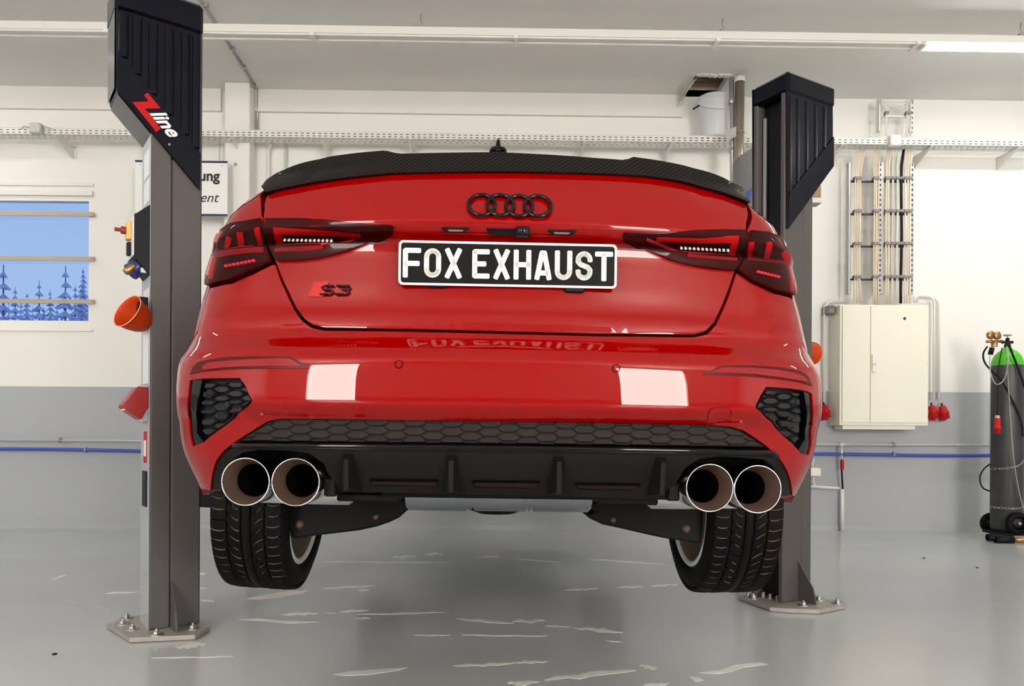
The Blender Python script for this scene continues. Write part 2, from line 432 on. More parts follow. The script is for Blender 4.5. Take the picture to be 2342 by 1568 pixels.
# outside: snow ground and frosted conifers
vs_ = []; fs_ = []; nn_ = 260
for j in range(6):
    for i in range(nn_):
        x = -75 + i * .22; vs_.append((x + .3 * rs.rand(), 60 + j * 1.2, -1.2 if j == 0 else -.6 + j * .55 + 1.2 * rs.rand() + .8 * math.sin(x * .21)))
for j in range(5):
    for i in range(nn_ - 1): a = j * nn_ + i; fs_.append((a, a + 1, a + nn_ + 1, a + nn_))
tag(MB().add(vs_, fs_).build('frosted_thicket', M_frost), 'hazy frosted thicket along the foot of the trees outside the window', 'bushes', kind='stuff')
tag(MB().box(-120, 60, YW + .6, 140, -1.2, -1.0).build('snow_field', M_snow), 'snow covered ground seen through the left window', 'ground')
bpy.data.objects['snow_field']['kind'] = 'structure'
def conifer(x, y, h, z0=-1.0, seed=0):
    r_ = np.random.RandomState(seed)
    m = MB(); m.tube([(x, y, z0), (x, y, z0 + h)], h * .012, 6, r2=.01)
    trunk = m
    f = MB(); L = int(15 + h)
    for i in range(L):
        t = i / L; zc = z0 + h * (.10 + .90 * t); rad = h * .14 * (1 - t) ** .85 + .04
        nb = 11
        for k in range(nb):
            a = 2 * math.pi * (k + r_.rand() * .8) / nb; rr = rad * (.6 + .6 * r_.rand()); dz = -rr * (.25 + .3 * r_.rand())
            tip = Vector((x + rr * math.cos(a), y + rr * math.sin(a), zc + dz))
            side = Vector((-math.sin(a), math.cos(a), 0)) * rr * .22
            mid = Vector((x + rr * .55 * math.cos(a), y + rr * .55 * math.sin(a), zc + dz * .35))
            f.add([(x, y, zc + h * .02), mid + side, tip, mid - side, (mid.x, mid.y, mid.z - rr * .2)], [(0, 1, 2), (0, 2, 3), (0, 3, 4), (0, 4, 1), (1, 4, 2), (2, 4, 3)])
    return trunk, f
tl0 = [(8, 605, 20), (35, 655, 26), (62, 668, 30), (90, 640, 30), (115, 662, 34), (150, 608, 24), (172, 650, 34), (190, 612, 27), (210, 640, 30), (-18, 630, 24), (-45, 610, 26), (48, 690, 18), (130, 696, 20), (20, 698, 22), (178, 700, 20), (100, 704, 15), (75, 700, 24)]
where = ['tall frosted spruce standing alone in the window, right of centre', ]
labs = ['tall thin frosted tree at the left edge of the window view', 'frosted tree just right of the leftmost tree outside', 'low frosted tree between the window left and middle', 'frosted tree in the middle of the window view', 'frosted tree just left of the tallest spruce outside', 'tallest frosted spruce outside, right of the window middle', 'frosted tree just right of the tallest spruce outside', 'frosted tree near the right edge of the window pane', 'frosted tree against the right window frame', 'frosted tree just beyond the left picture edge', 'frosted tree well beyond the left picture edge', 'short frosted tree between window left and the middle tree', 'short frosted tree at the foot of the tallest spruce', 'short frosted tree low beside the leftmost tree', 'short frosted tree low near the right frame', 'shortest frosted tree in the middle of the window', 'short frosted tree left of the window middle']
tl = [(px, py, 18 + 4.6 * ((k * 7) % 17)) for k, (px, py, y) in enumerate(tl0)]
for k, (px, py, y) in enumerate(tl):
    top = onY(px, py, y); h = top.z + 1.0
    tr, fo = conifer(top.x, y, h, seed=k)
    e = empty('conifer', (top.x, y, -1.0), labs[k], 'tree', 'trees outside the window' if k < 9 else 'hazy frosted trees outside the window')
    tr.build('trunk', M_dark, e); fo.build('foliage', M_frost, e)

def streak(x0, y0, x1, y1, w):
    n_ = 9; up, dn = [], []
    for i in range(n_):
        t = i / (n_ - 1); e_ = math.sin(math.pi * min(1, max(0, t * .96 + .02))) ** .6; j = (rs.rand() - .5) * w * .5
        x = x0 + (x1 - x0) * t; y = y0 + (y1 - y0) * t + j; up.append((x, y - w * .5 * e_ * (.5 + rs.rand() * .7))); dn.append((x + 3, y + w * .5 * e_ * (.5 + rs.rand() * .7)))
    return up + dn[::-1]
SCUFF = [streak(*q) for q in ((740, 1284, 1030, 1285, 3), (890, 1273, 958, 1271, 5), (968, 1267, 1012, 1265, 5), (1090, 1273, 1146, 1271, 3), (740, 1345, 856, 1338, 4), (818, 1350, 842, 1348, 3), (640, 1404, 726, 1402, 5), (744, 1401, 766, 1400, 3),
    (775, 1398, 842, 1394, 5), (815, 1404, 1016, 1399, 4), (812, 1413, 846, 1412, 4), (1045, 1415, 1172, 1423, 7), (945, 1451, 1026, 1452, 3), (1055, 1451, 1250, 1453, 3), (1035, 1522, 1172, 1515, 6), (1171, 1420, 1244, 1417, 7), (1311, 1435, 1422, 1445, 8),
    (1246, 1430, 1300, 1432, 3), (1385, 1464, 1422, 1468, 3), (1171, 1513, 1250, 1512, 6), (1462, 1519, 1503, 1530, 9), (1245, 1553, 1452, 1533, 11), (1160, 1562, 1230, 1558, 10), (1470, 1566, 1527, 1562, 7), (1406, 1342, 1472, 1341, 4), (1486, 1339, 1548, 1336, 4), (1290, 1349, 1366, 1345, 3),
    (1340, 1277, 1522, 1290, 2.5), (1171, 1277, 1280, 1285, 2.5), (345, 1504, 530, 1500, 3), (400, 1480, 470, 1470, 9), (450, 1311, 470, 1311, 7), (452, 1345, 474, 1344, 4), (455, 1372, 490, 1374, 4), (240, 1356, 316, 1353, 3), (150, 1372, 250, 1392, 1.5), (118, 1325, 148, 1314, 2))]
SCUFF += [[(560, 1368), (620, 1357), (660, 1350), (706, 1349), (692, 1356), (640, 1365), (590, 1370)], [(544, 1416), (590, 1413), (640, 1418), (732, 1421), (660, 1425), (610, 1419)], [(760, 1541), (800, 1534), (860, 1530), (932, 1525), (912, 1532), (840, 1542), (790, 1544)],
    [(1575, 1546), (1600, 1549), (1609, 1555), (1590, 1558)], [(1600, 1537), (1640, 1540), (1670, 1535), (1700, 1525), (1757, 1518), (1740, 1514), (1680, 1519), (1650, 1531)]]
M_scuff = mat('pale_scuff', (.80, .78, .73), .45, noise=.15, nscale=9)
fl_ = bpy.data.objects['floor']
for q in SCUFF:
    pts = [onZ(a, b, .0009) for a, b in q]
    MB().add(pts + [p - Vector((0, 0, .0008)) for p in pts], [tuple(range(len(pts) - 1, -1, -1))] + [(i, (i + 1) % len(pts), (i + 1) % len(pts) + len(pts), i + len(pts)) for i in range(len(pts))]).build('scuff_mark', M_scuff, fl_)
# ------------------------------------------------------------------ the car: base surface
car_loc = R0 * (-0.024) + F * 1.695
MCAR = Matrix.Translation((car_loc.x, car_loc.y, 0)) @ rotz(math.radians(0.9)) @ Matrix.Rotation(0.0105, 4, 'Y')
car = empty('car', label='red sports saloon seen from behind, raised on the lift with its wheels hanging', cat='car', M=MCAR)
MCI = MCAR.inverted()
# profile rows: z, y offset, width factor
PR = np.array([(.40, .20, .90), (.62, .17, .935), (.70, .105, .955), (.75, .075, .975), (.79, .058, .99), (.825, .05, .998), (.862, .040, 1.0), (.878, .032, 1.0), (.8845, .0180, 1.0), (.8875, .0155, 1.0), (.8915, .0150, 1.0), (.8950, .0142, 1.0), (.9020, .0090, 1.0), (.908, .0040, 1.0), (.914, .0008, 1.0), (.921, 0.0, 1.0), (.950, .0006, 1.0), (.975, .0016, .999), (.995, .0030, .998), (1.012, .0052, .996), (1.022, .0070, .994), (1.033, .0128, .990), (1.048, .028, .983), (1.066, .046, .976), (1.080, .060, .972), (1.092, .0655, .969), (1.100, .066, .966), (1.110, .0665, .9655), (1.122, .0685, .963), (1.14, .075, .960), (1.16, .079, .956), (1.20, .083, .945), (1.25, .088, .928), (1.29, .091, .915), (1.308, .088, .908),
    (1.320, .070, .904), (1.330, .050, .90), (1.338, .045, .897), (1.36, .052, .889), (1.40, .070, .872), (1.44, .088, .838), (1.47, .103, .79), (1.495, .116, .75), (1.52, .130, .765), (1.56, .152, .77), (1.62, .19, .77)])
PC = np.array([(0, 0), (.1, .0012), (.2, .005), (.3, .012), (.4, .0225), (.5, .0375), (.58, .054), (.66, .080), (.73, .116), (.785, .160), (.825, .21), (.853, .27), (.872, .34), (.887, .43), (.897, .52), (.905, .65), (.909, .8), (.910, 1.0), (.905, 1.4), (.90, 2.0), (.897, 2.7), (.893, 3.1), (.885, 3.45), (.86, 3.8), (.80, 4.05), (.66, 4.22), (.4, 4.33), (0, 4.38)])
def pchip(x, y, xi):
    x = np.asarray(x, float); y = np.asarray(y, float); h = np.diff(x); d = np.diff(y) / h
    m = np.zeros_like(y)
    for i in range(1, len(x) - 1):
        if d[i - 1] * d[i] > 0:
            w1 = 2 * h[i] + h[i - 1]; w2 = h[i] + 2 * h[i - 1]; m[i] = (w1 + w2) / (w1 / d[i - 1] + w2 / d[i])
    m[0] = d[0]; m[-1] = d[-1]
    xi = np.clip(xi, x[0], x[-1]); k = np.clip(np.searchsorted(x, xi) - 1, 0, len(h) - 1)
    t = (xi - x[k]) / h[k]; hh = h[k]
    return (2 * t**3 - 3 * t**2 + 1) * y[k] + (t**3 - 2 * t**2 + t) * hh * m[k] + (-2 * t**3 + 3 * t**2) * y[k + 1] + (t**3 - t**2) * hh * m[k + 1]
PS = np.concatenate([[0], np.cumsum(np.hypot(*np.diff(PC, axis=0).T))])
sg = np.linspace(0, PS[-1], 4000)
gx = pchip(PS, PC[:, 0], sg); gy = pchip(PS, PC[:, 1], sg)
kk = 61; ker = np.hanning(kk); ker /= ker.sum()
gx_s = np.convolve(np.concatenate([-gx[kk:0:-1], gx, np.full(kk, gx[-1])]), ker, 'same')[kk:-kk]
gy_s = np.convolve(np.concatenate([gy[kk:0:-1], gy, np.full(kk, gy[-1])]), ker, 'same')[kk:-kk]
zg = np.linspace(.40, 1.62, 1221)
yz = pchip(PR[:, 0], PR[:, 1], zg); wz = pchip(PR[:, 0], PR[:, 2], zg)
k2 = np.hanning(9); k2 /= k2.sum()
yz[4:-4] = np.convolve(yz, k2, 'valid')
k3 = np.hanning(41); k3 /= k3.sum()
wz[20:-20] = np.convolve(wz, k3, 'valid')
def crown(s):   # the lid arches: upper rows sink a little towards the sides
    return s
def S(s, z):
    s = np.asarray(s, float); z = np.asarray(z, float); a = np.abs(s)
    x = np.interp(a, sg, gx_s) * np.sign(s); y = np.interp(a, sg, gy_s)
    Y0 = np.interp(z, zg, yz); W = np.interp(z, zg, wz)
    # the bumper shelf and undercuts fade out round the corner
    fade = 1 - .45 * np.clip((a - .62) / .35, 0, 1)
    return np.stack([x * W, y + Y0 * fade, z + 0 * x], -1)
def SN(s, z):
    e = .002
    a = S(s + e, z) - S(s - e, z); b = S(s, z + e) - S(s, z - e)
    n = np.cross(a, b); return n / np.linalg.norm(n, axis=-1, keepdims=True)
# tables for pixel -> (s, z)
ts = np.linspace(-1.5, 1.5, 751); tz = np.linspace(.60, 1.60, 401)
TS, TZ = np.meshgrid(ts, tz)
def toworld(p):
    A = np.array(MCAR); return p @ A[:3, :3].T + A[:3, 3]
def proj(p):
    q = toworld(p) - np.array(CAM); d = q @ np.array(F)
    return CX + FPX * (q @ np.array(R)) / d, YH - FPX * (q @ np.array(U)) / d
TP = S(TS, TZ); TPX, TPY = proj(TP)
TN = SN(TS, TZ); vw = toworld(TP) - np.array(CAM)
FACE = (toworld(TN) - np.array(MCAR)[:3, 3]) * vw
FRONT = FACE.sum(-1) < 0
TD = np.where(FRONT, 0, 1e6)
def px2sz(pts):
    out = []
    for px, py in pts:
        d = (TPX - px) ** 2 + (TPY - py) ** 2 + TD
        i = np.unravel_index(np.argmin(d), d.shape); s, z = TS[i], TZ[i]
        s0, z0, d0 = s, z, d[i]
        for _ in range(4):
            X0, Y0 = proj(S(s, z)); X1, Y1 = proj(S(s + .001, z)); X2, Y2 = proj(S(s, z + .001))
            J = np.array([[X1 - X0, X2 - X0], [Y1 - Y0, Y2 - Y0]]) / .001
            if abs(np.linalg.det(J)) < 2e4: break
            ds = np.linalg.solve(J, [px - X0, py - Y0]); ds = np.clip(ds, -.004, .004); s += ds[0]; z += ds[1]
        X0, Y0 = proj(S(s, z))
        if (X0 - px) ** 2 + (Y0 - py) ** 2 > d0: s, z = s0, z0
        out.append((s, z))
    return np.array(out)
def pip(P_, poly):
    x, y = P_[:, 0], P_[:, 1]; r = np.zeros(len(P_), bool); n = len(poly)
    for i in range(n):
        x1, y1 = poly[i]; x2, y2 = poly[(i + 1) % n]
        c = (y1 > y) != (y2 > y)
        with np.errstate(divide='ignore', invalid='ignore'): r ^= c & (x < (x2 - x1) * (y - y1) / (y2 - y1 + 1e-15) + x1)
    return r
def resample(loop, step, closed=True):
    out = []; n = len(loop)
    for i in range(n if closed else n - 1):
        a = np.array(loop[i]); b = np.array(loop[(i + 1) % n]); k = max(1, int(np.ceil(np.linalg.norm(b - a) / step)))
        for j in range(k): out.append(a + (b - a) * j / k)
    if not closed: out.append(np.array(loop[-1]))
    return np.array(out)
def smooth_loop(pts, it=1, keep=()):
    # Chaikin corner cutting on a closed loop
    for _ in range(it):
        o = []
        n = len(pts)
        for i in range(n):
            a = np.array(pts[i]); b = np.array(pts[(i + 1) % n]); o += [tuple(a * .8 + b * .2), tuple(a * .2 + b * .8)]
        pts = o
    return pts
def panel(name, loop, off, m, parent, step=.02, skirt=.015, holes=(), hskirt=None, seg=None, sdir=None):
    """surface patch bounded by loop (s, z), lifted by off, with a rim of depth skirt going inward"""
    seg = seg or step * .7
    loops = [resample(loop, seg)] + [resample(h, seg) for h in holes]
    lo = loops[0].min(0); hi = loops[0].max(0)
    ii = np.arange(lo[0] + step * .5, hi[0], step); jj = np.arange(lo[1] + step * .5, hi[1], step)
    if len(ii) and len(jj):
        g = np.array([(a + (step * .5 if k % 2 else 0), b) for k, b in enumerate(jj) for a in ii])
        g = g[pip(g, loops[0])]
        for h in loops[1:]:
            if len(g): g = g[~pip(g, h)]
        if len(g):
            bd = np.concatenate(loops)
            ok = np.ones(len(g), bool)
            for c0 in range(0, len(g), 500):
                dd = ((g[c0:c0 + 500, None, :] - bd[None]) ** 2).sum(-1).min(1); ok[c0:c0 + 500] = dd > (step * .45) ** 2
            g = g[ok]
    else: g = np.zeros((0, 2))
    V = []; E = []
    for L_ in loops:
        o = len(V); V += [tuple(p) for p in L_]; E += [(o + i, o + (i + 1) % len(L_)) for i in range(len(L_))]
    nb = len(V); V += [tuple(p) for p in g]
    r = delaunay_2d_cdt([Vector((a, b)) for a, b in V], E, [], 0, 1e-6)
    VV = np.array([(v.x, v.y) for v in r[0]]); T = np.array([t for t in r[2] if len(t) == 3])
    cen = VV[T].mean(1); keep = pip(cen, loops[0])
    for h in loops[1:]: keep &= ~pip(cen, h)
    T = T[keep]
    A = VV[T]; ar = (A[:, 1, 0] - A[:, 0, 0]) * (A[:, 2, 1] - A[:, 0, 1]) - (A[:, 2, 0] - A[:, 0, 0]) * (A[:, 1, 1] - A[:, 0, 1])
    T[ar < 0] = T[ar < 0][:, ::-1]
    ofs = off(VV) if callable(off) else off
    N = SN(VV[:, 0], VV[:, 1])
    Q = S(VV[:, 0], VV[:, 1]) + N * (ofs[:, None] if callable(off) else ofs)
    vs = [tuple(p) for p in Q]; fs = [tuple(t) for t in T]; nrm = [tuple(n) for n in N]
    # rim
    if skirt:
        for li, L_ in enumerate(loops):
            sk = skirt if li == 0 or hskirt is None else hskirt
            n_ = SN(L_[:, 0], L_[:, 1]); o_ = off(L_) if callable(off) else off
            p0 = S(L_[:, 0], L_[:, 1]) + n_ * (o_[:, None] if callable(off) else o_)
            dirn = -n_ if sdir is None else np.array(sdir)[None] + 0 * n_
            p1 = p0 + dirn * sk
            ars = sum(L_[i][0] * L_[(i + 1) % len(L_)][1] - L_[(i + 1) % len(L_)][0] * L_[i][1] for i in range(len(L_)))
            ccw = ars > 0
            if li > 0: ccw = not ccw
            o = len(vs); n = len(L_)
            vs += [tuple(p) for p in p0] + [tuple(p) for p in p1]
            for i in range(n):
                j = (i + 1) % n
                f = (o + i, o + n + i, o + n + j, o + j)
                fs.append(f if ccw else f[::-1])
            e = np.roll(p0, -1, 0) - np.roll(p0, 1, 0); sn = np.cross(e, dirn); sn /= np.linalg.norm(sn, axis=1, keepdims=True) + 1e-12
            if ccw: sn = sn
            else: sn = -sn
            # outward of the rim = away from the patch
            nrm += [tuple(-a) for a in sn] * 1 + [tuple(-a) for a in sn]
    me = bpy.data.meshes.new(name); me.from_pydata(vs, [], fs); me.materials.append(m)
    me.polygons.foreach_set('use_smooth', [True] * len(fs)); me.update()
    nv = [Vector(n) for n in nrm]
    # make rim normals agree with their faces
    if skirt:
        base = len(Q); acc = {}
        for p in me.polygons:
            if p.vertices[0] >= base:
                for v in p.vertices: acc[v] = acc.get(v, Vector()) + p.normal
        for v, q in acc.items(): nv[v] = q.normalized()
    me.normals_split_custom_set_from_vertices(nv)
    o = bpy.data.objects.new(name, me); COL.objects.link(o); o.parent = parent
    return o
def ppx(name, pts, off, m, parent, step=.02, skirt=.01, sm=0, holes=(), **k):
    if sm: pts = smooth_loop(pts, sm)
    return panel(name, px2sz(pts), off, m, parent, step, skirt, [px2sz(h) for h in holes], **k)
def ribbon(pts, w, w2=None):
    pts = [np.array(p, float) for p in pts]; L_, R_ = [], []
    for i, p in enumerate(pts):
        a = pts[max(0, i - 1)]; b = pts[min(len(pts) - 1, i + 1)]; t = (b - a) / np.linalg.norm(b - a); n = np.array([-t[1], t[0]])
        ww = w if w2 is None else w + (w2 - w) * i / (len(pts) - 1)
        L_.append(tuple(p + n * ww / 2)); R_.append(tuple(p - n * ww / 2))
    return L_ + R_[::-1]
def circ(cx, cy, rx, ry=None, n=20):
    ry = ry or rx; return [(cx + rx * math.cos(2 * math.pi * i / n), cy + ry * math.sin(2 * math.pi * i / n)) for i in range(n)]
def s_of(px, py): return px2sz([(px, py)])[0]
# ------------------------------------------------------------------ outlines traced on the rear (image pixels, solved on to the surface)
LID_L = [(612, 447), (605, 480), (603, 506), (610, 540), (619, 572), (633, 603), (645, 634), (661, 668), (679, 705), (697, 729), (716, 742), (742, 748)]
LID_R = [(1556, 764), (1588, 764), (1613, 757), (1633, 736), (1650, 700), (1665, 662), (1676, 630), (1681, 616), (1692, 590), (1703, 550), (1706, 510), (1708, 478), (1705, 468)]
LID_TOP = [(1640, 440), (1530, 412), (1400, 398), (1280, 394), (1160, 392), (1000, 394), (900, 396), (800, 406), (700, 421)]
LID_BOT = [(900, 751), (1160, 757), (1360, 762)]
lid = LID_L + LID_BOT + LID_R + LID_TOP
# vents, reflectors
VENT_L = [(434, 869), (470, 865), (549, 864), (560, 880), (577, 916), (572, 925), (520, 970), (466, 1011), (441, 1021), (434, 990), (430, 950), (430, 905)]
VENT_R = [(1752, 884), (1800, 887), (1846, 894), (1857, 900), (1860, 950), (1856, 1020), (1850, 1040), (1832, 1037), (1790, 995), (1728, 932), (1729, 925), (1740, 903)]
REF_L = [(436, 856), (443, 840), (455, 828), (516, 817), (600, 815), (663, 815), (676, 820), (708, 841), (675, 842), (541, 844), (461, 850)]
REF_R = [(1608, 856), (1648, 836), (1720, 836), (1781, 840), (1834, 850), (1846, 860), (1855, 882), (1822, 873), (1723, 861), (1623, 857)]
g = 3.0
up_l = [(480, 660), (532, 648), (580, 627), (624, 605), (630, 606), (640, 637), (655, 671), (673, 709), (692, 735), (713, 750), (741, 756)]
up_r = [(1557, 771), (1590, 771), (1618, 764), (1639, 741), (1656, 704), (1671, 666), (1681, 634), (1684, 624), (1719, 648), (1768, 671), (1810, 683)]
bot = [(1824, 1137), (1812, 1133), (1810, 1110), (1800, 1075), (1780, 1045), (1756, 1022), (1730, 1003), (1699, 983), (1670, 975), (1600, 970), (1400, 966), (1160, 963), (900, 960), (720, 957), (640, 957), (612, 963), (580, 983), (544, 1006), (512, 1030), (495, 1052), (486, 1080), (481, 1121), (452, 1116)]
UL = px2sz(up_l); UR = px2sz(up_r); BO = px2sz(bot); UM = px2sz([(900, 758), (1160, 764), (1360, 769)])
SE = UR[-1][0]; SW = UL[0][0]
ARCH = 1.34
def side_loop(sgn, ztop):   # forward part of the bumper up to the wheel arch (s, z)
    return [(sgn * (ARCH - .10), ztop), (sgn * (ARCH - .02), .95), (sgn * (ARCH - .08), .80), (sgn * (ARCH - .10), .66)]
zr = 1.075
loop = list(map(tuple, UL)) + list(map(tuple, UM)) + list(map(tuple, UR)) + [(SE + .004, 1.20), (SE + .012, zr + .02), (SE + .05, zr)] + side_loop(1, zr) + [(1.08, .665), (BO[0][0] + .03, .67)] + list(map(tuple, BO)) + [(BO[-1][0] - .03, .67), (-1.08, .665)] + side_loop(-1, zr)[::-1] + [(SW - .05, zr), (SW - .012, zr + .02), (SW - .004, 1.20)]
def softoff(V_):
    # subtle rise of the bumper above the lower cut-out
    return np.zeros(len(V_))
bumper = panel('rear_bumper', loop, 0.0, M_red, car, step=.018, skirt=.055, holes=[px2sz(VENT_L), px2sz(VENT_R)], hskirt=.03)
boot = panel('boot_lid', px2sz(lid), 0.0, M_red, car, step=.018, skirt=.03)
# black body shell behind the gaps
def shell(name, s0, s1, z0, z1, off, m, step=.05):
    a = np.arange(s0, s1 + 1e-6, step); b = np.linspace(z0, z1, int((z1 - z0) / .04) + 1)
    A, B = np.meshgrid(a, b); Q = (S(A, B) - SN(A, B) * off).reshape(-1, 3); n = len(a)
    return MB().add(Q, [(j * n + i, j * n + i + 1, (j + 1) * n + i + 1, (j + 1) * n + i) for j in range(len(b) - 1) for i in range(n - 1)], True).build(name, m, car, world=False)
shell('inner_body', -1.2, 1.2, .86, 1.50, .045, M_under)
# flanks: quarter panel and side with the wheel arch cut out
def flank(sgn):
    L0 = abs(px2sz([(603, 506)] if sgn < 0 else [(1708, 530)])[0][0])
    lamp = [(603, 503), (566, 509), (534, 516), (512, 530), (497, 560), (482, 622), (478, 656)] if sgn < 0 else [(1708, 529), (1744, 532), (1777, 544), (1803, 600), (1813, 680)]
    LQ = px2sz(lamp)
    top = px2sz([(603, 438)] if sgn < 0 else [(1712, 472)])[0]
    se = SW if sgn < 0 else SE
    arch = []
    sc = 1.22 + .36 - .0; cz = .80
    lp = [tuple(top)] + [tuple(q) for q in LQ] + [(se - .008 * -sgn * -1 if False else se + sgn * .004, 1.215), (se + sgn * .016, zr + .03), (se + sgn * .05, zr + .006), (sgn * (ARCH - .10), zr + .006)]
    c0 = ARCH + .27
    for k in range(13):
        a = math.pi * (1 - k / 12); lp.append((sgn * (c0 + .36 * math.cos(a)), .82 + .33 * max(0, math.sin(a)) + (.0 if 0 < k < 12 else -.02)))
    lp[-13] = (sgn * (ARCH - .09), .90)
    lp += [(sgn * 2.0, .62), (sgn * 3.9, .62)]
    c1 = 4.28
    for k in range(13):
        a = math.pi * (1 - k / 12); lp.append((sgn * (c1 + .36 * math.cos(a)), .82 + .33 * math.sin(a)))
    lp += [(sgn * 4.72, .66), (sgn * 4.9, .66), (sgn * 4.9, 1.22), (sgn * 4.0, 1.36), (sgn * 3.2, 1.43), (sgn * 1.5, 1.47), (sgn * (abs(top[0]) + .12), 1.497)]
    return panel('side_panel', lp, 0.0, M_red, car, step=.045, skirt=.02, seg=.02)
flank(-1); flank(1)
def strip(s0, s1, z0, z1, name, m, off=.003):
    q = []; a = np.arange(s0, s1, .08)
    A, B = np.meshgrid(a, np.array([z0, z1])); Q = (S(A, B) + SN(A, B) * off).reshape(-1, 3); n = len(a)
    return MB().add(Q, [(i, i + 1, n + i + 1, n + i) for i in range(n - 1)]).build(name, m, car, world=False)
# ------------------------------------------------------------------ tail lamps (lens glass over housing, light guides and diodes)
def lamp(name, outline, parts, parent=car, sm=0):
    h = ppx(name, outline, .005, M_lampred, parent, .014, .03)
    for nm, pts, o_, m in parts:
        ppx(nm, pts, o_ + .0055, m, h, .01, .004)
    ppx('lamp_lens', outline, .0145, M_lens, h, .012, .009)
    return h
IL = [(609, 508), (700, 507), (800, 511), (893, 514), (901, 520), (899, 527), (842, 557), (800, 574), (765, 584), (733, 592), (690, 597), (637, 599), (626, 580), (614, 548)]
IR = [(1428, 533), (1440, 531), (1530, 532), (1620, 532), (1704, 534), (1699, 565), (1688, 600), (1677, 620), (1640, 617), (1590, 610), (1562, 604), (1530, 595), (1480, 573), (1445, 553), (1424, 541)]
OLm = [(603, 507), (566, 513), (534, 519), (513, 533), (499, 562), (490, 595), (482, 630), (480, 655), (532, 643), (580, 620), (624, 599), (612, 560), (605, 530)]
ORm = [(1710, 534), (1744, 537), (1777, 548), (1790, 575), (1803, 605), (1809, 640), (1811, 677), (1768, 667), (1719, 643), (1684, 619), (1695, 594), (1704, 560)]
lamp('tail_lamp', IL, [
    ('light_guide', ribbon([(630, 525), (720, 526), (826, 532)], 10, 6), .005, M_lampbar), ('light_guide', ribbon([(637, 530), (645, 558)], 17), .005, M_lampbar),
    ('light_guide', ribbon([(648, 557), (738, 556)], 5), .005, M_lampbar), ('light_guide', ribbon([(738, 558), (770, 553), (812, 540)], 7, 3), .006, M_ledpk),
    ('reflector', ribbon([(632, 573), (690, 571), (742, 566)], 11), .004, M_lampmid), ('led_backing', ribbon([(648, 541), (775, 543)], 16, 8), .005, M_black)]
    + [('led', circ(655 + 9.6 * k, 538 + .14 * k, 3.2, 3.0, 8), .0105, M_led) for k in range(12)])
lamp('tail_lamp', IR, [
    ('light_guide', ribbon([(1500, 541), (1600, 546), (1684, 547)], 6, 9), .005, M_lampbar), ('light_guide', ribbon([(1676, 550), (1670, 578)], 16), .005, M_lampbar),
    ('light_guide', ribbon([(1570, 577), (1668, 580)], 5), .005, M_lampbar), ('light_guide', ribbon([(1478, 540), (1520, 557), (1566, 575)], 4, 5), .006, M_ledpk),
    ('reflector', ribbon([(1568, 585), (1620, 590), (1682, 594)], 9), .004, M_lampmid), ('led_backing', ribbon([(1545, 556), (1668, 562)], 9, 15), .005, M_black)]
    + [('led', circ(1556 + 9.6 * k, 556.5 + .5 * k, 3.2, 3.0, 8), .0105, M_led) for k in range(12)])
lamp('tail_lamp', OLm, [
    ('light_guide', ribbon([(555, 530), (557, 560)], 13), .005, M_lampbar), ('light_guide', ribbon([(593, 522), (600, 558)], 12), .005, M_lampbar), ('light_guide', ribbon([(530, 540), (524, 564)], 9), .005, M_lampbar),
    ('light_guide', ribbon([(500, 576), (540, 567), (585, 562)], 3), .006, M_ledpk), ('reflector', ribbon([(504, 586), (550, 577), (606, 572)], 14), .004, M_lampmid), ('reflector', ribbon([(497, 590), (488, 640)], 8), .004, M_lampbar)]
    + [('led', circ(526 + 8.6 * k, 612 - 1.7 * k, 4.2, 3.4, 8), .0075, M_ledpk) for k in range(8)])
lamp('tail_lamp', ORm, [
    ('light_guide', ribbon([(1713, 552), (1712, 590)], 12), .005, M_lampbar), ('light_guide', ribbon([(1752, 556), (1748, 592)], 12), .005, M_lampbar), ('light_guide', ribbon([(1785, 575), (1796, 600)], 9), .005, M_lampbar),
    ('reflector', ribbon([(1706, 588), (1750, 593), (1797, 604)], 13), .004, M_lampmid), ('reflector', ribbon([(1800, 610), (1806, 668)], 7), .004, M_lampbar)]
    + [('led', circ(1727 + 7.4 * k, 625 + 1.9 * k, 4.0, 3.4, 8), .0075, M_ledpk) for k in range(7)])
# ------------------------------------------------------------------ spoiler
SP_TOP_L = [(608, 428), (614, 416), (630, 405), (660, 392), (700, 379), (760, 366), (820, 358), (878, 353), (890, 354), (905, 358), (920, 360)]
SP_TOP = SP_TOP_L + [(1020, 358), (1145, 357), (1250, 362), (1350, 369), (1420, 374), (1433, 372), (1445, 367), (1490, 373), (1560, 386), (1620, 402), (1665, 421), (1696, 444), (1708, 458), (1711, 470)]
SP_BOT = [(1705, 470), (1640, 446), (1560, 424), (1480, 411), (1400, 406), (1280, 402), (1160, 400), (1020, 401), (900, 404), (800, 414), (700, 429), (614, 448), (607, 440)]
def spoff(V_): return np.full(len(V_), .012)
sp = panel('boot_spoiler', px2sz(SP_TOP + SP_BOT), .012, M_carbon, car, step=.02, skirt=.05, sdir=(0, .95, -.05))
for pts in ([(620, 420), (700, 389), (780, 371), (878, 358)], [(1447, 371), (1540, 387), (1630, 411), (1690, 446)]):
    pass
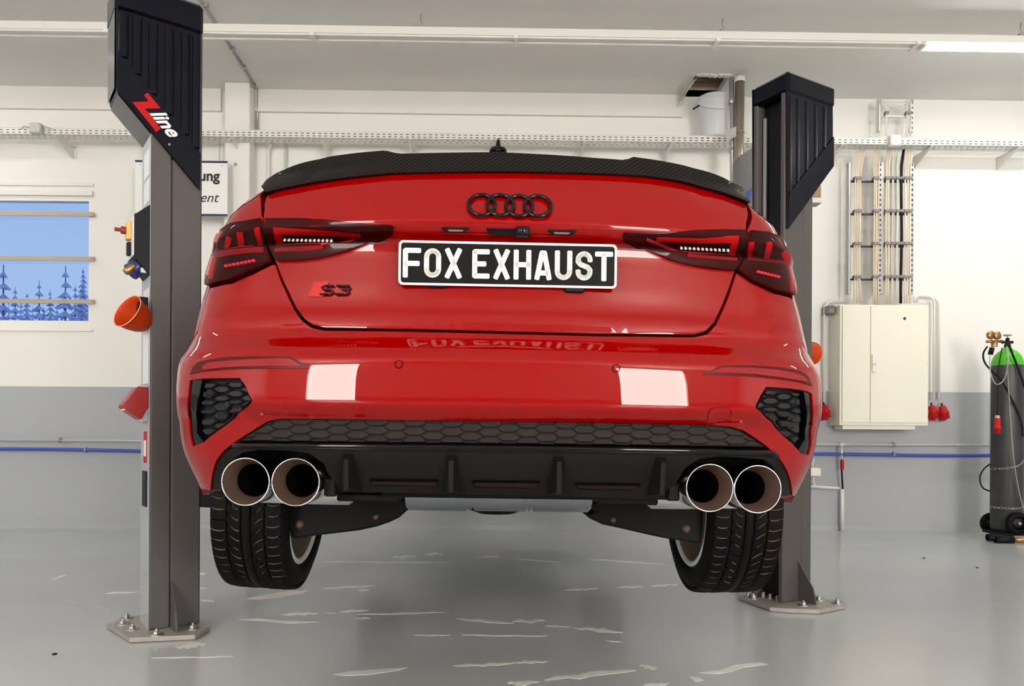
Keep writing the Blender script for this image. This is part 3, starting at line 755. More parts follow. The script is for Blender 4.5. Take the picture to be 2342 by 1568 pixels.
# ------------------------------------------------------------------ reflectors, vents
def sub(name, pts, off, m, parent=car, **k): return ppx(name, pts, off, m, parent, .02, k.pop('skirt', .006), **k)
for outl, lens in ((REF_L, [(466, 840), (480, 830), (560, 823), (652, 820), (672, 824), (691, 838), (600, 838), (541, 839), (470, 846)]),
                   (REF_R, [(1620, 853), (1652, 841), (1720, 842), (1781, 847), (1825, 857), (1838, 864), (1845, 875), (1800, 866), (1723, 856)])):
    r_ = sub('reflector_trim', outl, .003, mat('reflector_surround', (.07, .0, .001), .3, spec=.2))
    sub('reflector_lens', lens, .006, mat('reflector_red', (.24, .002, .006), .15, spec=.35), r_)
def inset(poly, d):
    n = len(poly); out = []
    A = sum(poly[i][0] * poly[(i + 1) % n][1] - poly[(i + 1) % n][0] * poly[i][1] for i in range(n))
    sgn = 1 if A > 0 else -1
    for i in range(n):
        p0 = np.array(poly[i - 1], float); p = np.array(poly[i], float); p1 = np.array(poly[(i + 1) % n], float)
        a = (p - p0) / (np.linalg.norm(p - p0) + 1e-9); b = (p1 - p) / (np.linalg.norm(p1 - p) + 1e-9)
        na = np.array([-a[1], a[0]]) * sgn; nb = np.array([-b[1], b[0]]) * sgn
        m = na + nb; m /= max(.35, m.dot(m) / 2) ; out.append(tuple(p + m * d / 1.0))
    return out
def clip_poly(sub_, clip):
    # Sutherland-Hodgman, clip convex
    n = len(clip); A = sum(clip[i][0] * clip[(i + 1) % n][1] - clip[(i + 1) % n][0] * clip[i][1] for i in range(n)); sg_ = 1 if A > 0 else -1
    out = list(sub_)
    for i in range(n):
        a = clip[i]; b = clip[(i + 1) % n]; inp = out; out = []
        if not inp: return []
        f = lambda p: sg_ * ((b[0] - a[0]) * (p[1] - a[1]) - (b[1] - a[1]) * (p[0] - a[0]))
        for j in range(len(inp)):
            p, q = inp[j - 1], inp[j]; fp, fq = f(p), f(q)
            if (fp < 0) != (fq < 0):
                t = fp / (fp - fq); out.append((p[0] + (q[0] - p[0]) * t, p[1] + (q[1] - p[1]) * t))
            if fq >= 0: out.append(q)
    return out
def parea(p): return abs(sum(p[i][0] * p[(i + 1) % len(p)][1] - p[(i + 1) % len(p)][0] * p[i][1] for i in range(len(p)))) / 2
def hexes(region, x0, y0, colp, rowp, slope, off, m, parent, gap=2.0, top=None, name='hexagon_cell', band=.6, skirt=.006):
    xs = [p[0] for p in region]; ys = [p[1] for p in region]; cnt = 0
    for ci in range(int((min(xs) - x0) / colp) - 2, int((max(xs) - x0) / colp) + 3):
        cx = x0 + ci * colp
        for ri in range(-30, 31):
            cy = y0 + ri * rowp + (rowp / 2 if ci % 2 else 0) + slope * (cx - x0)
            if cy < min(ys) - rowp or cy > max(ys) + rowp: continue
            w = colp * 2 / 3 * 1.0; hgt = rowp / 2
            hx = [(cx - w, cy), (cx - w / 2, cy - hgt), (cx + w / 2, cy - hgt), (cx + w, cy), (cx + w / 2, cy + hgt), (cx - w / 2, cy + hgt)]
            k = 1 - gap / rowp
            hx = [(cx + (a - cx) * (1 - gap / colp), cy + (b - cy) * k) for a, b in hx]
            q = clip_poly(hx, region)
            if len(q) < 3 or parea(q) < 18: continue
            cl = []
            for p in q:
                if not cl or abs(p[0] - cl[-1][0]) + abs(p[1] - cl[-1][1]) > .6: cl.append(p)
            if len(cl) >= 3 and abs(cl[0][0] - cl[-1][0]) + abs(cl[0][1] - cl[-1][1]) <= .6: cl.pop()
            if len(cl) < 3: continue
            sz = px2sz(cl); c = sz.mean(0)
            n_ = len(sz); base = S(sz[:, 0], sz[:, 1]) + SN(sz[:, 0], sz[:, 1]) * off
            inn = c + (sz - c) * np.array([.86, .62]); 
            raised = S(inn[:, 0], inn[:, 1]) + SN(inn[:, 0], inn[:, 1]) * (off + skirt)
            mb = MB(); mb.add(list(base) + list(raised), [(i, (i + 1) % n_, n_ + (i + 1) % n_, n_ + i) for i in range(n_)] + [tuple(range(n_, 2 * n_))])
            mb.build(name, m, parent, world=False); cnt += 1
    return cnt
M_grid = mat('vent_grid_plastic', (.014, .014, .015), .42, spec=.3)
# side vents: gloss surround + recessed hexagon insert + parking sensor
def vent(outer, inner, strip_, x0, y0, sensor, slope):
    v = ppx('bumper_vent', outer, -.022, M_black, car, .02, .004)
    hexes(inner, x0, y0, 32.5, 22, slope, -.018, M_grid, v, gap=3.4, skirt=.010)
    ppx('gloss_blade', strip_, -.004, M_gblack, v, .02, .02)
    q = px2sz([sensor])[0]; c = S(q[0], q[1]); n_ = SN(q[0], q[1])
    MB().lathe([(.0001, .014), (.007, .014), (.0075, .012), (.0095, .014), (.0115, .012), (.012, -.01)], 20, align(Vector(c - n_ * .015), Vector(n_))).build('parking_sensor', M_black, v, world=False)
vent(VENT_L, [(462, 874), (546, 871), (560, 889), (571, 916), (565, 925), (518, 966), (466, 1003), (455, 985), (452, 930)],
     [(433, 870), (459, 867), (453, 900), (447, 960), (447, 990), (464, 1012), (441, 1021), (434, 990), (430, 950), (430, 905)], 501, 889, (476, 899), -.02)
vent(VENT_R, [(1758, 890), (1836, 898), (1838, 960), (1834, 1005), (1820, 1020), (1796, 996), (1736, 932), (1740, 920)],
     [(1841, 893), (1857, 900), (1860, 950), (1856, 1020), (1850, 1040), (1832, 1037), (1829, 1028), (1844, 1005), (1848, 960)], 1800, 906, (1818, 919), .04)
# centre grille with hexagons
GR = [(544, 1009), (582, 985), (613, 966), (640, 959), (900, 962), (1160, 965), (1400, 968), (1600, 972), (1669, 978), (1698, 986), (1730, 1006), (1757, 1024), (1400, 1018), (1160, 1015), (900, 1012), (700, 1010)]
M_gbrown = mat('lower_grille_plastic', (.024, .018, .0165), .55, spec=.2)
gr = ppx('lower_grille', GR, -.010, M_dark, car, .02, .003)
GRc = [(547, 1009), (584, 984), (614, 967), (641, 961), (1160, 966), (1600, 974), (1668, 980), (1697, 988), (1729, 1007), (1753, 1022)]
hexes(GRc, 1164, 982, 43.6, 20, .0145, -.0095, M_gbrown, gr, gap=1.5, skirt=.0035)
# gloss strip over the diffuser
GS = [(541, 1011), (700, 1012), (900, 1014), (1160, 1017), (1400, 1020), (1600, 1024), (1760, 1027), (1776, 1040), (1768, 1042), (1756, 1037), (1600, 1034), (1400, 1031), (1160, 1028), (900, 1025), (700, 1022), (548, 1020), (536, 1020)]
def roff(v): return .018
ppx('gloss_trim', GS, .014, M_gblack, car, .02, .025)
k = px2sz([(541, 1015), (620, 1015.5), (760, 1016.5), (900, 1018), (1030, 1019.5), (1160, 1021), (1300, 1023), (1450, 1025.5), (1600, 1028), (1755, 1031), (1772, 1041)]); q = S(k[:, 0], k[:, 1]) + SN(k[:, 0], k[:, 1]) * .012
q2 = []
for i in range(len(q) - 1): q2 += [Vector(q[i]).lerp(Vector(q[i + 1]), t) for t in (0, .25, .5, .75)]
MB().tube(q2 + [Vector(q[-1])], .0060, 12).build('gloss_bead', M_gblack, car, world=False)
# diffuser
DF = [(482, 1120), (487, 1083), (497, 1056), (514, 1034), (536, 1020), (548, 1019), (700, 1022), (900, 1025), (1160, 1028), (1400, 1031), (1600, 1034), (1757, 1038), (1781, 1048), (1799, 1077), (1809, 1112), (1811, 1134), (1788, 1137),
      (1786, 1105), (1774, 1072), (1752, 1052), (1700, 1047), (1640, 1044), (1600, 1050), (1568, 1072), (1548, 1105), (1546, 1146), (1350, 1139), (1160, 1134), (940, 1130), (764, 1126), (756, 1092), (738, 1060), (705, 1037), (660, 1031), (590, 1029), (552, 1036), (527, 1055), (512, 1085), (507, 1124)]
M_diff = mat('diffuser_plastic', (.0085, .0072, .0068), .5, spec=.12, bump=.1, bscale=600)
df = ppx('rear_diffuser', DF, -.004, M_diff, car, .02, .05)
for x in (795, 1033, 1278, 1513):
    t = (x - 1160) * .0145
    a = s_of(x, 1042 + t * .8); b = s_of(x, 1124 + t); pa = S(a[0], a[1]); pb = S(b[0], b[1])
    m = MB(); hw = .0055
    prof = [(pa[1] + .002, pa[2]), (pa[1] - .020, pa[2] - .012), (pb[1] - .058, pb[2] + .002), (pb[1] + .004, pb[2] - .004)]
    w2 = .012
    vs = []
    for sx, k in ((-1, 0), (1, 0)):
        for i, (yy, zz_) in enumerate(prof):
            ww = hw if i in (1, 2) else hw + (.006 if i == 0 else .016)
            vs.append((pa[0] + sx * ww, yy, zz_))
    m.add(vs, [(0, 1, 2, 3), (7, 6, 5, 4), (1, 5, 6, 2), (0, 4, 5, 1), (3, 2, 6, 7)])
    m.build('fin', M_diff, df, world=False)
for x0, x1, y0, y1 in ((843, 1003, 1095, 1111), (1078, 1236, 1098, 1115), (1314, 1466, 1104, 1119)):
    sl = sub('slot', [(x0, y0), (x1, y0 + 2), (x1 - 7, y1 + 2), (x0 + 9, y1)], -.001, M_soot, df, skirt=.001)
    sub('slot_bar', [(x0 + 6, y0 + 5), (x1 - 4, y0 + 7), (x1 - 8, y1), (x0 + 10, y1 - 3)], .001, mat('slot_rust', (.016, .009, .007), .6, spec=.1), sl, skirt=.001)
# lower lip of the bumper corners (floor light on the underside painted in as brown)
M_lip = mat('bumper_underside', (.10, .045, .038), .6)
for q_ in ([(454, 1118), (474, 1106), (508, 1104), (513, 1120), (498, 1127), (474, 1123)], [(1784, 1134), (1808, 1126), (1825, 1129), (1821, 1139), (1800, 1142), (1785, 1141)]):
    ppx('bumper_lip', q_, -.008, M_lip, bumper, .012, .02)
# parking sensors and tow cover on the bumper
for cx, cy in ((912, 833), (1409, 842)):
    sub('parking_sensor', circ(cx, cy, 7.5, 7.5, 16), .0015, M_red, bumper, skirt=.003)
    k = px2sz(circ(cx, cy, 8.6, 8.6, 20)); q = S(k[:, 0], k[:, 1]) + SN(k[:, 0], k[:, 1]) * .0006
    MB().tube([Vector(p) for p in q], .0011, 6, closed=True).build('sensor_gap', M_soot, bumper, world=False)
k = px2sz([(1618, 966), (1620, 945), (1625, 936), (1634, 931), (1660, 932), (1671, 935), (1673, 942), (1668, 958), (1663, 974)]); q = S(k[:, 0], k[:, 1]) + SN(k[:, 0], k[:, 1]) * .0002
MB().tube([Vector(p) for p in q], .0006, 5).build('tow_eye_cover_gap', M_lampred, bumper, world=False)
# ------------------------------------------------------------------ rings badge, model badge
c0 = s_of(1166, 474); cc = S(c0[0], c0[1]); cn = SN(c0[0], c0[1])
Zc = Vector(cn); Xc = Vector((1, 0, 0)); Yc = Zc.cross(Xc).normalized()
MBd = Matrix(((Xc.x, Yc.x, Zc.x, cc[0]), (Xc.y, Yc.y, Zc.y, cc[1]), (Xc.z, Yc.z, Zc.z, cc[2])  , (0, 0, 0, 1)))
bd_ = empty('ring_badge'); bd_.parent = boot
for k in range(4):
    x = (k - 1.5) * .0440
    pts = [MBd @ Vector((x + .0312 * math.cos(a), .0312 * math.sin(a), .006 + .001 * (k % 2))) for a in [2 * math.pi * i / 40 for i in range(40)]]
    MB().tube(pts, .0045, 8, closed=True).build('badge_ring', M_gblack, boot, world=False)
bpy.data.objects.remove(bd_)
sub('badge_stripe', [(706, 679), (720, 645), (753, 645), (740, 679)], .003, M_redp, boot, skirt=.003)
for nm, path in (('badge_letter', [(765, 655), (744, 655), (738, 659), (742, 664), (760, 664), (763, 669), (757, 674), (734, 674)]),
                 ('badge_letter', [(772, 655), (800, 655), (803, 659), (797, 664), (782, 664), (796, 665), (800, 669), (794, 674), (769, 674)])):
    k = px2sz(path); q = S(k[:, 0], k[:, 1]) + SN(k[:, 0], k[:, 1]) * .006
    MB().tube([Vector(p) for p in q], .0027, 8).build(nm, M_gblack, boot, world=False)
# licence lamps, handle, camera under the crease
for x0, x1, y in ((1010, 1074, 523), (1252, 1318, 529)):
    l_ = sub('licence_lamp', [(x0, y - 3), (x1, y - 2), (x1 - 8, y + 5), (x0 + 8, y + 4)], .004, M_dark, boot, skirt=.006)
    sub('licence_lamp_lens', [(x0 + 14, y - 1), (x1 - 14, y), (x1 - 18, y + 2), (x0 + 18, y + 1.5)], .006, mat('licence_lens', (.30, .22, .20), .2), l_, skirt=.002)
sub('boot_handle', [(1113, 523), (1210, 525), (1208, 534), (1120, 533)], .006, M_black, boot, skirt=.01)
q = s_of(1195, 533); c = S(q[0], q[1]); n_ = SN(q[0], q[1])
cmh = MB().box(c[0] - .017, c[0] + .017, c[1] - .022, c[1] + .01, c[2] - .011, c[2] + .011, bev=.004).build('reversing_camera', M_black, boot, world=False)
MB().lathe([(.0001, .004), (.004, .0045), (.007, .002), (.009, .0045), (.0095, 0)], 18, align((c[0], c[1] - .022, c[2]), (0, -1, 0))).build('camera_lens', M_gblack, cmh, world=False)
# ------------------------------------------------------------------ number plate
q = s_of(1162, 608); c = S(q[0], q[1])
dep = (Vector(toworld(c)) - CAM).dot(F); PW = 495 * dep / FPX; PH = 100.5 * dep / FPX
Mp = Matrix.Translation(Vector((c[0], c[1] - .014, c[2]))) @ Matrix.Rotation(-.004, 4, 'Y') @ Matrix.Rotation(math.radians(90), 4, 'X')
def rrect(w, h, r, n=5):
    o = []
    for cx_, cy_, a0 in ((w / 2 - r, h / 2 - r, 0), (-w / 2 + r, h / 2 - r, 90), (-w / 2 + r, -h / 2 + r, 180), (w / 2 - r, -h / 2 + r, 270)):
        for i in range(n): a = math.radians(a0 + 90 * i / (n - 1)); o.append((cx_ + r * math.cos(a), cy_ + r * math.sin(a)))
    return o
def slab(poly, z0, z1, M, mb=None):
    mb = mb or MB(); n = len(poly); A = sum(poly[i][0] * poly[(i + 1) % n][1] - poly[(i + 1) % n][0] * poly[i][1] for i in range(n))
    if A < 0: poly = poly[::-1]
    vs = [M @ Vector((x, y, z0)) for x, y in poly] + [M @ Vector((x, y, z1)) for x, y in poly]
    return mb.add(vs, [tuple(range(n - 1, -1, -1)), tuple(range(n, 2 * n))] + [(i, (i + 1) % n, (i + 1) % n + n, i + n) for i in range(n)])
pl = slab(rrect(PW, PH, .011), -.003, 0, Mp).build('licence_plate', M_plateb, boot, world=False)
ro = rrect(PW, PH, .011, 8); ri = rrect(PW - .0105, PH - .0105, .007, 8); n = len(ro)
fr = MB().add([Mp @ Vector((x, y, .0)) for x, y in ro] + [Mp @ Vector((x, y, .0016)) for x, y in ro] + [Mp @ Vector((x, y, .0016)) for x, y in ri] + [Mp @ Vector((x, y, 0)) for x, y in ri],
    [(k * n + i, k * n + (i + 1) % n, (k + 1) * n + (i + 1) % n, (k + 1) * n + i) for k in range(3) for i in range(n)])
fr.build('plate_border', M_platew, pl, world=False)
MB().box(c[0] - PW / 2 + .03, c[0] + PW / 2 - .03, c[1] - .012, c[1] + .004, c[2] - PH / 2 + .01, c[2] + PH / 2 - .01).build('plate_carrier', M_black, boot, world=False)
for x in (595, 1815):
    u = (x - 1220) / 1930 * PW
    MB().box(c[0] + u - .024, c[0] + u + .024, c[1] - .012, c[1] + .004, c[2] - PH / 2 - .007 - u * .012, c[2] - PH / 2 + .02, bev=.003).build('plate_clip', M_black, boot, world=False)
SWD = .0118
def stroke(path, M, mb, z=.0018, w=SWD, closed=False):
    pts = [np.array(p, float) for p in path]; n = len(pts)
    for i in range(n if closed else n - 1):
        a, b = pts[i], pts[(i + 1) % n]; t = (b - a) / (np.linalg.norm(b - a) + 1e-9); nn = np.array([-t[1], t[0]]) * w / 2
        slab([tuple(a + nn), tuple(a - nn), tuple(b - nn), tuple(b + nn)], 0, z, M, mb)
    ends = range(n)
    for i in ends:
        term = (i == 0 or i == n - 1) and not closed
        r = w / 2
        if term:   # slightly squared end
            t = (pts[0] - pts[1]) if i == 0 else (pts[-1] - pts[-2]); t = t / np.linalg.norm(t); nn = np.array([-t[1], t[0]])
            e = w * .28; p = pts[i]
            slab([tuple(p + nn * r), tuple(p + nn * r + t * e * .35), tuple(p + nn * r * .8 + t * e * .85), tuple(p + nn * r * .5 + t * e), tuple(p - nn * r * .5 + t * e), tuple(p - nn * r * .8 + t * e * .85), tuple(p - nn * r + t * e * .35), tuple(p - nn * r)], 0, z, M, mb)
        else: slab([(pts[i][0] + r * math.cos(2 * math.pi * k / 14), pts[i][1] + r * math.sin(2 * math.pi * k / 14)) for k in range(14)], 0, z, M, mb)
def arc(cx, cy, rx, ry, a0, a1, n=9): return [(cx + rx * math.cos(math.radians(a0 + (a1 - a0) * i / (n - 1))), cy + ry * math.sin(math.radians(a0 + (a1 - a0) * i / (n - 1)))) for i in range(n)]
def glyph(ch, x0, x1, y0, y1, M, mb):
    h = SWD / 2; a, b, c_, d = x0 + h, x1 - h, y0 + h, y1 - h; e = SWD * .22
    mid = (c_ + d) / 2; xm = (a + b) / 2; q = h - e
    if ch == 'F': stroke([(a, c_ - q), (a, d)], M, mb); stroke([(a, d), (b + q, d)], M, mb); stroke([(a, mid - .002), (b + q - .003, mid - .002)], M, mb)
    elif ch == 'E':
        stroke([(a, c_), (a, d)], M, mb); stroke([(a, d), (b + q, d)], M, mb); stroke([(a, c_), (b + q, c_)], M, mb); stroke([(a, mid), (b + q - .008, mid)], M, mb)
    elif ch == 'O':
        r = (b - a) / 2; stroke(arc(xm, d - r, r, r, 0, 180) + arc(xm, c_ + r, r, r, 180, 360), M, mb, closed=True)
    elif ch == 'X': stroke([(a, c_ - q), (b, d + q)], M, mb); stroke([(a, d + q), (b, c_ - q)], M, mb)
    elif ch == 'H': stroke([(a, c_ - q), (a, d + q)], M, mb); stroke([(b, c_ - q), (b, d + q)], M, mb); stroke([(a, mid), (b, mid)], M, mb)
    elif ch == 'A': stroke([(a, c_ - q), (xm - .003, d), (xm + .003, d), (b, c_ - q)], M, mb); stroke([(a + .005, c_ + .010), (b - .005, c_ + .010)], M, mb)
    elif ch == 'U': r = (b - a) / 2; stroke([(a, d + q)] + arc(xm, c_ + r, r, r, 180, 360) + [(b, d + q)], M, mb)
    elif ch == 'T': stroke([(a - q, d), (b + q, d)], M, mb); stroke([(xm, d), (xm, c_ - q)], M, mb)
    elif ch == 'S':
        r = (b - a) / 2; stroke([(b, d - r - .002)] + arc(xm, d - r, r, r, 0, 180) + [(a, mid + .010), (a + .006, mid + .003), (b - .006, mid - .003), (b, mid - .010)] + arc(xm, c_ + r, r, r, 0, -180) + [(a, c_ + r + .002)], M, mb)
for ch, xa, xb in (('F', 292, 448), ('O', 478, 628), ('X', 660, 812), ('E', 902, 1053), ('X', 1088, 1235), ('H', 1268, 1423), ('A', 1453, 1605), ('U', 1633, 1787), ('S', 1818, 1968), ('T', 1993, 2147)):
    mb = MB(); glyph(ch, (xa - 1220) / 1930 * PW, (xb - 1220) / 1930 * PW, -.0345 * PW / .52, .0350 * PW / .52, Mp, mb)
    mb.build('plate_letter', M_platew, pl, world=False)
# ------------------------------------------------------------------ exhaust tips
def inv(p): return MCI @ Vector(p)
for i, (px, py) in enumerate(((562, 1101), (676.5, 1102), (1623, 1115), (1732.5, 1118))):
    c = inv(P(px, py, 1.765 + (.0 if i < 2 else .035))); r = .0575 + (.0012 if i > 1 else 0)
    M = align(c, (0, 1, 0), (0, 0, 1))
    t = MB().lathe([(r - .001, -.002), (r, .004), (r - .001, .16), (r - .012, .19), (.04, .20)], 48, M).build('exhaust_tip', M_chrome, car, world=False)
    MB().lathe([(r, 0), (r - .0004, -.0022), (r - .0018, -.003), (r - .0032, -.0020), (r - .0036, .001)], 48, M).build('rolled_edge', M_chrome, t, world=False)
    MB().lathe([(r - .0034, .0), (r - .008, .020), (r - .0155, .052), (r - .017, .062)], 48, M).build('inner_cone', M_brown, t, world=False)
    MB().lathe([(r - .0168, .060), (r - .0168, .16), (.0005, .16)], 48, M).build('tip_bore', M_soot, t, world=False)
# silencers and pipes
def xtube(name, x0, x1, y, z, r, m, bead=()):
    pr = [(.0005, 0), (r * .8, .0), (r, .012)]; L_ = x1 - x0
    for b in bead: pr += [(r, b - .012), (r - .010, b - .006), (r + .001, b), (r - .010, b + .006), (r, b + .012)]
    pr += [(r, L_ - .012), (r * .8, L_), (.0005, L_)]
    return MB().lathe(pr, 40, align((x0, y, z), (1, 0, 0))).build(name, m, car, world=False)
xtube('exhaust_silencer', -.262, .248, .34, .700, .062, M_silen, bead=(.178, .338))
for sx in (-1, 1):
    xtube('exhaust_silencer', *((-.66, -.40) if sx < 0 else (.40, .66)), .34, .700, .050, M_chrome)
    MB().tube([(sx * .42, .34, .70), (sx * .34, .34, .705), (sx * .25, .34, .705)], .028, 14).build('exhaust_pipe', M_chrome, car, world=False)
    MB().tube([(sx * .395, .19, .80), (sx * .41, .16, .775), (sx * .425, .15, .755), (sx * .425, .18, .735)], .012, 8).build('exhaust_hanger', M_brown, car, world=False)
    MB().box(sx * .42 - .015, sx * .42 + .015, .12, .20, .69, .735, bev=.004).build('tip_bracket', M_under, car, world=False)
ub = MB().box(-.70, .70, .30, .60, .72, .95).box(-.72, .72, .46, 3.9, .66, .80)
ub.build('underbody', M_under, car, world=False)
MB().tube([(-.30, .16, .697), (.30, .16, .697)], .010, 10).build('heat_shield_edge', M_under, car, world=False)
for a, b in ((-.42, -.262), (.248, .40)):
    MB().box(a, b, .20, .40, .672, .692, bev=.004)  .build('heat_shield', M_under, car, world=False)
MB().lathe([(.001, 0), (.06, .005), (.10, .02), (.118, .05), (.12, .09), (.10, .12)], 28, Matrix.Translation((-.005, .95, .565)) @ Matrix.Diagonal((1, .8, 1, 1))).build('differential', M_under, car, world=False)
# suspension arms
def pxpoly(pts, yl):
    # pixels on the car-local plane y = yl -> (x, z)
    out = []
    o = MCI @ CAM
    for px, py in pts:
        d = (MCI.to_3x3() @ ray(px, py)); t = (yl - o.y) / d.y; p = o + d * t; out.append((p.x, p.z))
    return out
for arm, bolts in (([(655, 1140), (760, 1128), (935, 1142), (948, 1158), (930, 1168), (914, 1170), (918, 1181), (893, 1193), (862, 1204), (820, 1213), (770, 1219), (710, 1226), (668, 1233), (655, 1190)], ((684, 1199, 9), (859, 1182, 6))),
                   ([(1340, 1150), (1500, 1140), (1610, 1150), (1608, 1200), (1604, 1243), (1560, 1236), (1528, 1232), (1480, 1222), (1420, 1208), (1378, 1199), (1346, 1184), (1346, 1176), (1360, 1170), (1338, 1160)], ((1403, 1189, 6), (1571, 1209, 9)))):
    ap = MB().prism(pxpoly(arm, .66), .66, .84).build('suspension_arm', M_under, car, bevel=.008, world=False)
    up = [(x, y - 22) for x, y in arm[1:4]] + [(arm[3][0] - 60, arm[3][1] + 6), (arm[0][0] + 60, arm[0][1] + 10)]
    for bx, by, br in bolts:
        x, z = pxpoly([(bx, by)], .655)[0]
        MB().lathe([(.0005, .008), (br * .0009, .008), (br * .0010, 0), (br * .00145, 0), (br * .00145, -.004)], 12, align((x, .657, z), (0, -1, 0))).build('bolt', mat('rusty_bolt', (.14, .085, .065), .6, metal=.4), ap, world=False)
for sx in (-1, 1):
    MB().tube([(sx * .28, .80, .68), (sx * .45, .78, .655), (sx * .62, .76, .64)], .022, 10).build('track_rod', M_under, car, world=False)
    MB().tube([(sx * (.47 + .045 * math.cos(a)), .95 + .045 * math.sin(a), .60 + a * .006) for a in [i * .4 for i in range(48)]], .007, 6).build('coil_spring', M_under, car, world=False)
# ------------------------------------------------------------------ wheels
def wheel(xc, yc, zc, camber, toe, sx, front=False):
    W = Matrix.Translation((xc, yc, zc)) @ Matrix.Rotation(toe, 4, 'Z') @ Matrix.Rotation(camber, 4, 'Y') @ Matrix.Rotation(math.radians(90), 4, 'Y')
    # lathe axis: local Z -> car X
    e = empty('wheel', M=W); e.parent = car
    R_ = .317
    pr = [(.235, -.100), (.243, -.108), (.262, -.117), (.282, -.119), (.300, -.112), (.311, -.100), (.3155, -.085), (R_, -.05), (R_, .05), (.3155, .085), (.311, .100), (.300, .112), (.282, .119), (.262, .117), (.243, .108), (.235, .100)]
    pr = [(a, b) for a, b in pr]
    t = MB().lathe(pr, 72)
    if not front:
        N_ = 60
        def blk(z0, z1, a0, skew0, skew1, hgt=.0085, fill=.84, curve=0):
            # block between axial z0..z1, skewed round the tyre
            m = 3
            da = 2 * math.pi / N_ * fill; vs = []
            for rr in (R_ - .004, R_ + hgt):
                for k in range(m + 1):
                    f = k / m; z = z0 + (z1 - z0) * f; sk = skew0 + (skew1 - skew0) * f + curve * math.sin(math.pi * f)
                    r2 = rr - (.004 * max(0, (abs(z) - .06) / .045) ** 2 if rr > R_ else 0)
                    for q in (a0 + sk, a0 + sk + da): vs.append((r2 * math.cos(q), r2 * math.sin(q), z))
            n1 = 2 * (m + 1); fs = []
            for k in range(m):
                o = 2 * k; fs.append((n1 + o, n1 + o + 1, n1 + o + 3, n1 + o + 2)); fs.append((o, n1 + o, n1 + o + 2, o + 2)); fs.append((o + 1, o + 3, n1 + o + 3, n1 + o + 1))
            fs += [(0, 1, n1 + 1, n1), (n1 - 2, 2 * n1 - 2, 2 * n1 - 1, n1 - 1)]
            return vs, fs
        mud = MB()
        for i in range(N_):
            a = 2 * math.pi * i / N_
            for z0, z1, s0, s1, off, cv in ((-.106, -.058, .0, .0, 0, .012), (-.054, -.016, -.01, .065, .04, .02), (.018, .055, .075, .0, .07, -.01), (.059, .106, .01, .0, .03, .012)):
                t.add(*blk(z0 * 1, z1, a + off, s0, s1, curve=cv))
                # sipes
                [t.add(*blk(z0 + .004, z1 - .004, a + off + q_, s0, s1, hgt=.0094, fill=.05, curve=cv)) for q_ in (.022, .045, .066)]
                # dried mud caught on the block edges
                if rs.rand() < .93:
                    sh = rs.rand() * .006
                    mud.add(*blk(z0 + .003 + sh, z1 - .003 - sh, a + off - .0085, s0, s1, hgt=.0062 + .002 * rs.rand(), fill=.055, curve=cv))
        # centre rib
        t.lathe([(R_ - .002, -.012), (R_ + .0085, -.011), (R_ + .0085, .013), (R_ - .002, .014)], 72)
    ty = t.build('tyre', M_rubber, e, world=False)
    if not front: mud.build('dried_mud', M_mud, e, world=False)['kind'] = 'stuff'
    s_ = -1 if sx > 0 else 1      # inner side direction along local z
    MB().lathe([(.236, s_ * .100), (.240, s_ * .104), (.232, s_ * .110), (.222, s_ * .106), (.219, s_ * .100)], 64).build('rim_flange', mat('silver_rim', (.62, .62, .62), .35, metal=.2), e, world=False)
    MB().lathe([(.220, s_ * .100), (.205, s_ * .085), (.200, -s_ * .06), (.222, -s_ * .100)], 64).build('rim_barrel', mat('dusty_rim', (.11, .085, .06), .6), e, world=False)
    sp_ = MB(); 
    for k in range(5):
        Mk = Matrix.Rotation(2 * math.pi * k / 5, 4, 'Z')
        sp_.prism([(.03, -s_ * .075), (.205, -s_ * .085), (.205, -s_ * .06), (.05, -s_ * .045)], -.028, .028, Mk)
    sp_.lathe([(.0005, -s_ * .08), (.07, -s_ * .08), (.075, -s_ * .04), (.0005, -s_ * .03)], 24)
    sp_.build('spokes', M_black, e, world=False)
    MB().lathe([(.0005, 0), (.155, 0), (.157, .012), (.0005, .012)], 40).build('brake_disc', mat('brake_rust', (.10, .06, .04), .6, metal=.5), e, world=False)
    return e
wheel(-.765, .895, .640, math.radians(3.5), 0, -1)
wheel(.772, .895, .640, math.radians(-1.0), 0, 1)
for sx in (-1, 1): wheel(sx * .775, 3.53, .60, 0, 0, sx, True)
# ------------------------------------------------------------------ upper body (only glimpsed from elsewhere)
def loftX(name, rows, m, smooth=True):
    # rows: list of (y, z, halfwidth at z, crown)
    mb = MB(); n = 13; vs = []
    for y, z, hw, cr in rows:
        for i in range(n):
            t = -1 + 2 * i / (n - 1); vs.append((hw * t, y, z + cr * (1 - t * t)))
    mb.add(vs, [(j * n + i, j * n + i + 1, (j + 1) * n + i + 1, (j + 1) * n + i) for j in range(len(rows) - 1) for i in range(n - 1)], smooth)
    return mb.build(name, m, car, world=False)
GH = [(.50, .66, 1.515), (.80, .60, 1.665), (1.15, .555, 1.815), (1.6, .555, 1.865), (2.1, .56, 1.852), (2.5, .575, 1.79), (2.9, .63, 1.635), (3.3, .70, 1.462)]
def gh(y): return float(np.interp(y, [g[0] for g in GH], [g[1] for g in GH])), float(np.interp(y, [g[0] for g in GH], [g[2] for g in GH]))
loftX('boot_deck', [(.20, 1.478, .56, .03), (.35, 1.484, .64, .03), (.5, 1.490, .69, .05)], M_red)
loftX('rear_window', [(y, gh(y)[1], gh(y)[0], .05) for y in (.5, .8, 1.15)], M_gblack)
loftX('roof', [(y, gh(y)[1], gh(y)[0], .06) for y in (1.15, 1.4, 1.7, 2.1, 2.5)], M_red)
loftX('windscreen', [(y, gh(y)[1], gh(y)[0], .05) for y in (2.5, 2.9, 3.3)], M_gblack)
